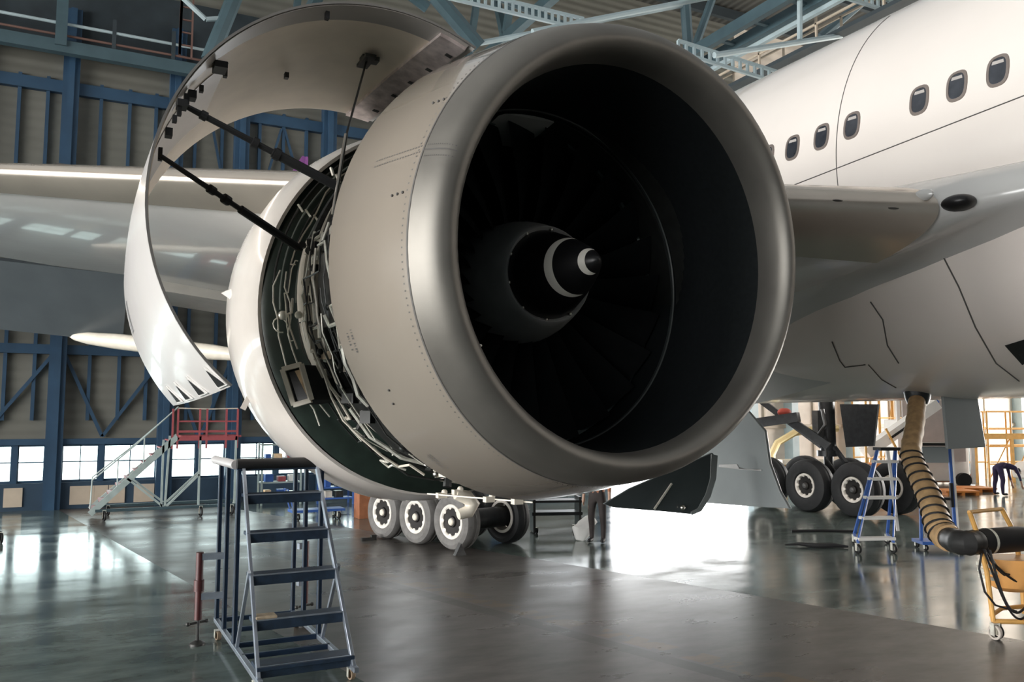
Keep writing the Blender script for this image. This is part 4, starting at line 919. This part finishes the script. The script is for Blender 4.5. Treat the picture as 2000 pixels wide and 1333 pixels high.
pb = person('person', 'person in dark navy overalls bending down to the floor near the right edge', at(1958, 968, z=0), D(70), J, [navy_c, navy_c, skin_m, black])
face(pb, (0, -.57, .73), (0, -.8, -.6), hair_m)
# ================================================================ BACKGROUND RIGHT
def scaffold(name, label, px, py, w, d, h, m, rz, nx=3, nz=3):
    t = thing(name, label, 'scaffold', at(px, py, z=0), rz)
    for i in range(nx+1):
        for y in (-d/2, d/2): obj('post', MB().tube([V(-w/2+w*i/nx, y, 0), V(-w/2+w*i/nx, y, h)], .04, 6), m, t)
    for k in range(1, nz+1):
        for y in (-d/2, d/2): obj('rail', MB().tube([V(-w/2, y, h*k/nz), V(w/2, y, h*k/nz)], .035, 6), m, t)
    for i in range(nx): obj('brace', MB().tube([V(-w/2+w*i/nx, -d/2, .1), V(-w/2+w*(i+1)/nx, -d/2, h*.66)], .025, 6), m, t)
    obj('deck', MB().box((0, 0, h*.66), (w, d, .06)), m, t, smooth=False); return t
scaffold('scaffold', 'tall yellow scaffold behind the bending person', 1975, 938, 3.2, 1.4, 2.7, yel_m, D(-15), 3, 4)
scaffold('scaffold', 'yellow dock rails high behind the airliner belly, above the white belt loader', 1735, 931, 3.2, .7, 4.9, yel_m, 0, 4, 6)
bar = thing('barrier_rail', 'long low yellow barrier rail in front of the scaffold', 'barrier', at(1985, 943, z=0)+V(.5, -.3, 0), D(-27))
obj('beam', MB().box((0, 0, 1.75), (4.4, .12, .22)), yel_m, bar, smooth=False)
for x in (-2.1, -.7, .7, 2.1): obj('post', MB().box((x, 0, .85), (.1, .1, 1.7)), yel_m, bar, smooth=False)
sx = thing('scissor_lift', 'red and white scissor lift standing on an orange base behind the hose', 'lift', at(1845, 945, z=0), D(-27))
for z in (.5, .9, 1.3):
    obj('scissor_arm', MB().beam((-.7, -.3, z-.2), (.7, -.3, z+.2), .06, .1), white_m, sx, smooth=False); obj('scissor_arm', MB().beam((.7, -.3, z-.2), (-.7, -.3, z+.2), .06, .1), redp_m, sx, smooth=False)
obj('platform', MB().box((0, 0, 1.62), (1.7, .8, .1)), redp_m, sx, smooth=False); obj('chassis', MB().box((0, 0, .22), (1.7, .8, .3)), brown_m, sx, smooth=False)
for k, (dx, dy) in enumerate(((-1.6, -1.0), (-.2, -2.0))):
    t = at((1866, 1900)[k], (966, 960)[k], z=0); tag(obj('pallet', MB().box((0, 0, .12), (1.1, 1.0, .05)).box((-.45, 0, .05), (.1, 1, .1)).box((0, 0, .05), (.1, 1, .1)).box((.45, 0, .05), (.1, 1, .1)), org_m, loc=t, rot=(0, 0, D(-27)), smooth=False), ('orange pallet on the floor in front of the scissor lift, nearer the hose', 'orange pallet on the floor nearer the bending person')[k], 'pallet', 'orange pallets')
bl = thing('belt_loader', 'white and blue belt loader with its conveyor raised, behind the small ladder', 'loader', at(1722, 958, z=0), D(-27))
a, b_ = at(1698, 886, y=bl.location.y)-Vector(bl.location), at(1790, 790, y=bl.location.y)-Vector(bl.location)
obj('conveyor', MB().beam(a, b_, .55, .35), white_m, bl, smooth=False); obj('belt', MB().beam(a+V(0, -.22, .1), b_+V(0, -.22, .1), .06, .12), blue_b, bl, smooth=False)
obj('conveyor_slot', MB().beam(a*.7+b_*.3+V(0, -.25, -.02), a*.4+b_*.6+V(0, -.25, -.02), .08, .08), black, bl, smooth=False)
obj('cab', MB().box((.3, 0, .62), (2.0, 1.0, .6)), org_m, bl, smooth=False, bevel=.05); obj('cab_frame', MB().beam((-.7, -.5, .9), (-.7, -.5, 2.1), .06, .06).beam((.6, -.5, .9), (0, -.5, 2.1), .06, .06).beam((.6, -.5, .9), (1.1, -.5, 1.9), .06, .06), yel_m, bl, smooth=False)
for x in (-.5, 1.0): obj('wheel', MB().lathe([(-.12, .15), (-.12, .27), (-.06, .3), (.06, .3), (.12, .27), (.12, .15)], (x, -.5, .3), axis=(0, 1, 0), n=20, caps=True), black, bl)
ps = thing('passenger_stairs', 'white passenger stairs with a pale roller side, between hose and grey belly door', 'stairs', at(1828, 952, z=0), D(-27))
obj('side_panel', MB().box((0, 0, 2.0), (2.2, .1, 2.2)), mat('stairs_side_grey', (.45, .4, .38), .6), ps, smooth=False); obj('body', MB().box((0, .6, 1.3), (2.6, 1.0, 2.2)), white_m, ps, smooth=False, bevel=.04)
for x in (-1.3, 1.3): obj('post', MB().box((x, -.1, 1.8), (.12, .12, 3.4)), white_m, ps, smooth=False)
obj('top_rail', MB().box((0, -.1, 3.5), (2.7, .1, .12)), white_m, ps, smooth=False)
for x in (-1, 1): obj('wheel', MB().lathe([(-.1, .1), (-.1, .25), (.1, .25), (.1, .1)], (x, 0, .25), axis=(0, 1, 0), n=18, caps=True), black, ps)
car = thing('car', 'white car parked beyond the bending person at the right edge', 'car', at(1990, 957, z=0)+V(1.9, -1.0, 0), D(-27))
prof = [(-1.9, .35), (-1.95, .7), (-1.7, .92), (-1.0, 1.0), (-.4, 1.42), (.9, 1.45), (1.6, 1.0), (1.95, .9), (2.0, .4)]
obj('body', MB().loft([[V(x, y, z) for x, z in prof] for y in (-.8, .8)], caps=True), white_m, car, bevel=.06)
obj('side_window', MB().prism([V(-.85, -.82, 1.0), V(-.38, -.82, 1.36), V(.85, -.82, 1.38), V(1.35, -.82, 1.0)], (0, .03, 0)), glass_d, car)
for x in (-1.25, 1.25): obj('wheel', MB().lathe([(-.1, .12), (-.11, .28), (-.06, .32), (.1, .32), (.1, .12)], (x, -.74, .32), axis=(0, 1, 0), n=20, caps=True), black, car)
ya = thing('maintenance_dock', 'cream arched maintenance dock standing behind the far landing gear', 'dock', at(1572, 958, z=0), D(-27))
arch = [V(-1.1, 0, 0), V(-1.1, 0, 1.2), V(-.9, 0, 1.6), V(-.3, 0, 1.95), V(.6, 0, 2.1), V(1.2, 0, 2.1)]
obj('arch', MB().loft([[p+V(0, y, 0) for p in arch] for y in (-.4, .4)], closed=False).tube(arch, .12, 8), mat('dock_cream', (.75, .6, .32), .5), ya); obj('deck', MB().box((.4, .2, .95), (2.4, .8, .16)), cream_m, ya, smooth=False)
for x in (-.6, .4, 1.4): obj('post', MB().box((x, .2, .45), (.1, .1, .9)), yel_m, ya, smooth=False)
pf = at(590, 325, y=WY-.2)
tag(obj('wall_banner', MB().prism([V(-.35, 0, -.3), V(.28, 0, -.3), V(.12, 0, .32), V(.0, 0, .34)], (0, .1, 0)).box((.14, -.02, .02), (.07, .06, .6)), purple_m, loc=pf, smooth=False), 'small purple pointed banner on the far wall just above the wing', 'banner')
# ================================================================ ROOF STEEL
def truss_beam(label, a, b_, w, h, m, lac=True, n=14):
    t = thing('roof_truss', label, 'truss', Vector(a)); d = Vector(b_)-Vector(a)
    s1, up = basis(d)
    for k in (-1, 1): obj('chord', MB().beam(s1*k*w/2, d+s1*k*w/2, .18, h), m, t, smooth=False)
    for i in range(n+1): obj('batten', MB().beam(s1*(-w/2)+d*(i/n), s1*(w/2)+d*(i/n), .12, .06), m, t, smooth=False)
    return t
def along(px, py, z, y0, y1):
    p = at(px, py, z=z); return V(p.x, y0, z), V(p.x, y1, z)
a, b_ = along(1465, 55, 12.6, -2, 20.5); tb = truss_beam('wide pale double-channel roof beam between engine and fuselage', a, b_, .75, .3, teal_m, n=18)
obj('flange', MB().beam(V(.55, 0, -.2), V(.55, 0, -.2)+(b_-a), .12, .12), teal_l, tb, smooth=False)
def ladder_beam(label, p, q, w, m, n=14):
    t = thing('lattice_beam', label, 'beam', p); d = Vector(q)-Vector(p); up = V(0, 0, 1)
    for z in (0, w): obj('rail', MB().beam(V(0, 0, z), d+V(0, 0, z), .07, .07), m, t, smooth=False)
    for i in range(n+1): obj('rung', MB().beam(d*(i/n), d*(i/n)+V(0, 0, w), .06, .06), m, t, smooth=False)
    return t
def px_line(p, q, y): return at(*p, y=y), at(*q, y=y)
ladder_beam('pale lattice beam above the top of the engine inlet', at(850, -10, y=12), at(1140, 58, y=12), .28, teal_l, 22)
ladder_beam('short pale lattice beam meeting the fuselage right of the inlet', at(1325, 102, y=10), at(1530, 165, y=10), .28, teal_l, 14)
ladder_beam('pale lattice beam at the top edge above the fuselage', at(1620, -14, y=8), at(1760, 30, y=8), .28, teal_l, 12)
def tie(label, p, q, y, w, m, y2=None):
    a, b_ = at(*p, y=y), at(*q, y=y2 or y); return tag(obj('roof_tie', MB().tube([V(0, 0, 0), b_-a], w/2, 8), m, loc=a), label, 'beam')
tie('long pale tie rod rising from cowl hinge to the upper right', (868, 97), (1345, 8), 13, .14, teal_l)
tie('pale tie rod continuing over the inlet to the top edge', (1040, 62), (1460, -20), 11, .14, teal_l)
tie('pale tie rod between the double beam and the fuselage crown', (1395, 108), (1720, 58), 9, .14, teal_l)
tie('vertical teal hanger above the right end of the inlet', (1338, 0), (1346, 118), 13, .3, teal_m)
tie('vertical pale hanger right of the double roof beam', (1562, -20), (1562, 78), 9, .13, teal_l)
tie('slanted teal strut beside the vertical hanger', (1390, 0), (1348, 118), 14, .25, teal_m)
tie('slanted teal strut crossing behind the double roof beam', (1700, -10), (1600, 75), 13, .3, teal_m)
tie('dark strut slanting down to the inlet crown', (960, -10), (1120, 56), 15, .2, teal_m)
tie('dark strut rising over the open cowl', (850, -8), (935, 92), 13, .4, teal_m)
tie('thick teal strut above the left shoulder of the open cowl', (462, -15), (408, 118), 18, .42, teal_m)
tie('thin grey strut meeting the thick teal strut', (345, -15), (402, 38), 18, .14, teal_l)
tie('short grey strut joining at the thick teal strut', (402, 38), (432, 36), 18, .14, teal_l)
tie('pale strut between the cowl crown and the top edge', (835, 15), (790, -20), 14, .3, teal_m)
# catwalk along the fuselage side of the roof
cw = thing('roof_catwalk', 'dark roof catwalk with thin rails running above the fuselage crown', 'catwalk', at(1500, 140, z=12.0).to_3d())
cx = cw.location.x
obj('walkway', MB().box((0, 6-cw.location.y, -.1), (.9, 26, .1)), dark_s, cw, smooth=False)
for x in (-.45, .45):
    for z in (.35, .75): obj('rail', MB().box((x, 6-cw.location.y, z), (.05, 26, .05)), kick_m, cw, smooth=False)
    for i in range(14): obj('post', MB().box((x, -7+2*i-cw.location.y+.5, .35), (.05, .05, .8)), kick_m, cw, smooth=False)
for i in range(9):
    y = 20-3*i; tag(obj('purlin', MB().beam((0, 0, 0), (60, 0, 0), .18, .4), dark_s, loc=(-22, y, 18.7), smooth=False), 'dark roof purlin, number of rows from the far wall: %s' % ('first', 'second', 'third', 'fourth', 'fifth', 'sixth', 'seventh', 'eighth', 'ninth')[i], 'purlin', 'roof purlins')
for i, x in enumerate((2, 8, 26, 34)):
    t = thing('roof_truss', 'deep dark roof truss, %s from the left' % ('first', 'second', 'third', 'fourth')[i], 'truss', (x, -6, 14.5))
    obj('chord', MB().box((0, 13, 0), (.25, 28, .3)), teal_m, t, smooth=False); obj('chord', MB().box((0, 13, 3.9), (.25, 28, .3)), teal_m, t, smooth=False)
    for k in range(9): obj('web', MB().beam((0, k*3, 0), (0, k*3+1.5, 3.9), .2, .2), teal_m, t, smooth=False); obj('web', MB().beam((0, k*3+3, 0), (0, k*3+1.5, 3.9), .2, .2), teal_m, t, smooth=False)
# gallery along the far wall
rust_m = mat('rust_brown', (.15, .085, .07), .6)
gy = WY-1.0
zl, zu = at(145, 97, y=gy).z, at(145, 50, y=gy).z
ga = thing('wall_gallery', 'dark service gallery with handrails running along the top of the far wall', 'gallery', (-9, gy, zl))
obj('beam', MB().box((0, 0, 0), (30, .25, .34)), teal_m, ga, smooth=False); obj('deck', MB().box((0, .5, .2), (30, 1.0, .06)), dark_s, ga, smooth=False)
obj('back_plate', MB().box((0, .86, 1.3), (30, .04, 2.2)), dark_s, ga, smooth=False)
obj('hand_rail', MB().tube([V(-15, 0, zu-zl), V(15, 0, zu-zl)], .045, 8), teal_l, ga); obj('hand_rail', MB().tube([V(-15, 0, .35), V(15, 0, .35)], .035, 8), rust_m, ga)
for x in (-4.5, -2.0, 1.8, 4.6, 5.85, 7.4, 9.5, 11.5): obj('post', MB().box((x, 0, .5), (.1, .1, 1.1)), dark_s, ga, smooth=False)
obj('post', MB().box((4.55, -.1, 1.5), (.28, .2, 3)), teal_m, ga, smooth=False)
a = at(352, 60, y=gy-.2)
lt = ladder_beam('thin caged ladder hanging above the wall gallery', V(a.x, gy-.25, zl+.3), V(a.x+.02, gy-.25, zl+3.4), .0, rust_m, 1)
for k in range(8): obj('rung', MB().box((.15, 0, .3+.38*k), (.3, .04, .04)), rust_m, lt, smooth=False)
obj('rail', MB().box((.32, 0, 1.5), (.05, .05, 3.1)), rust_m, lt, smooth=False)
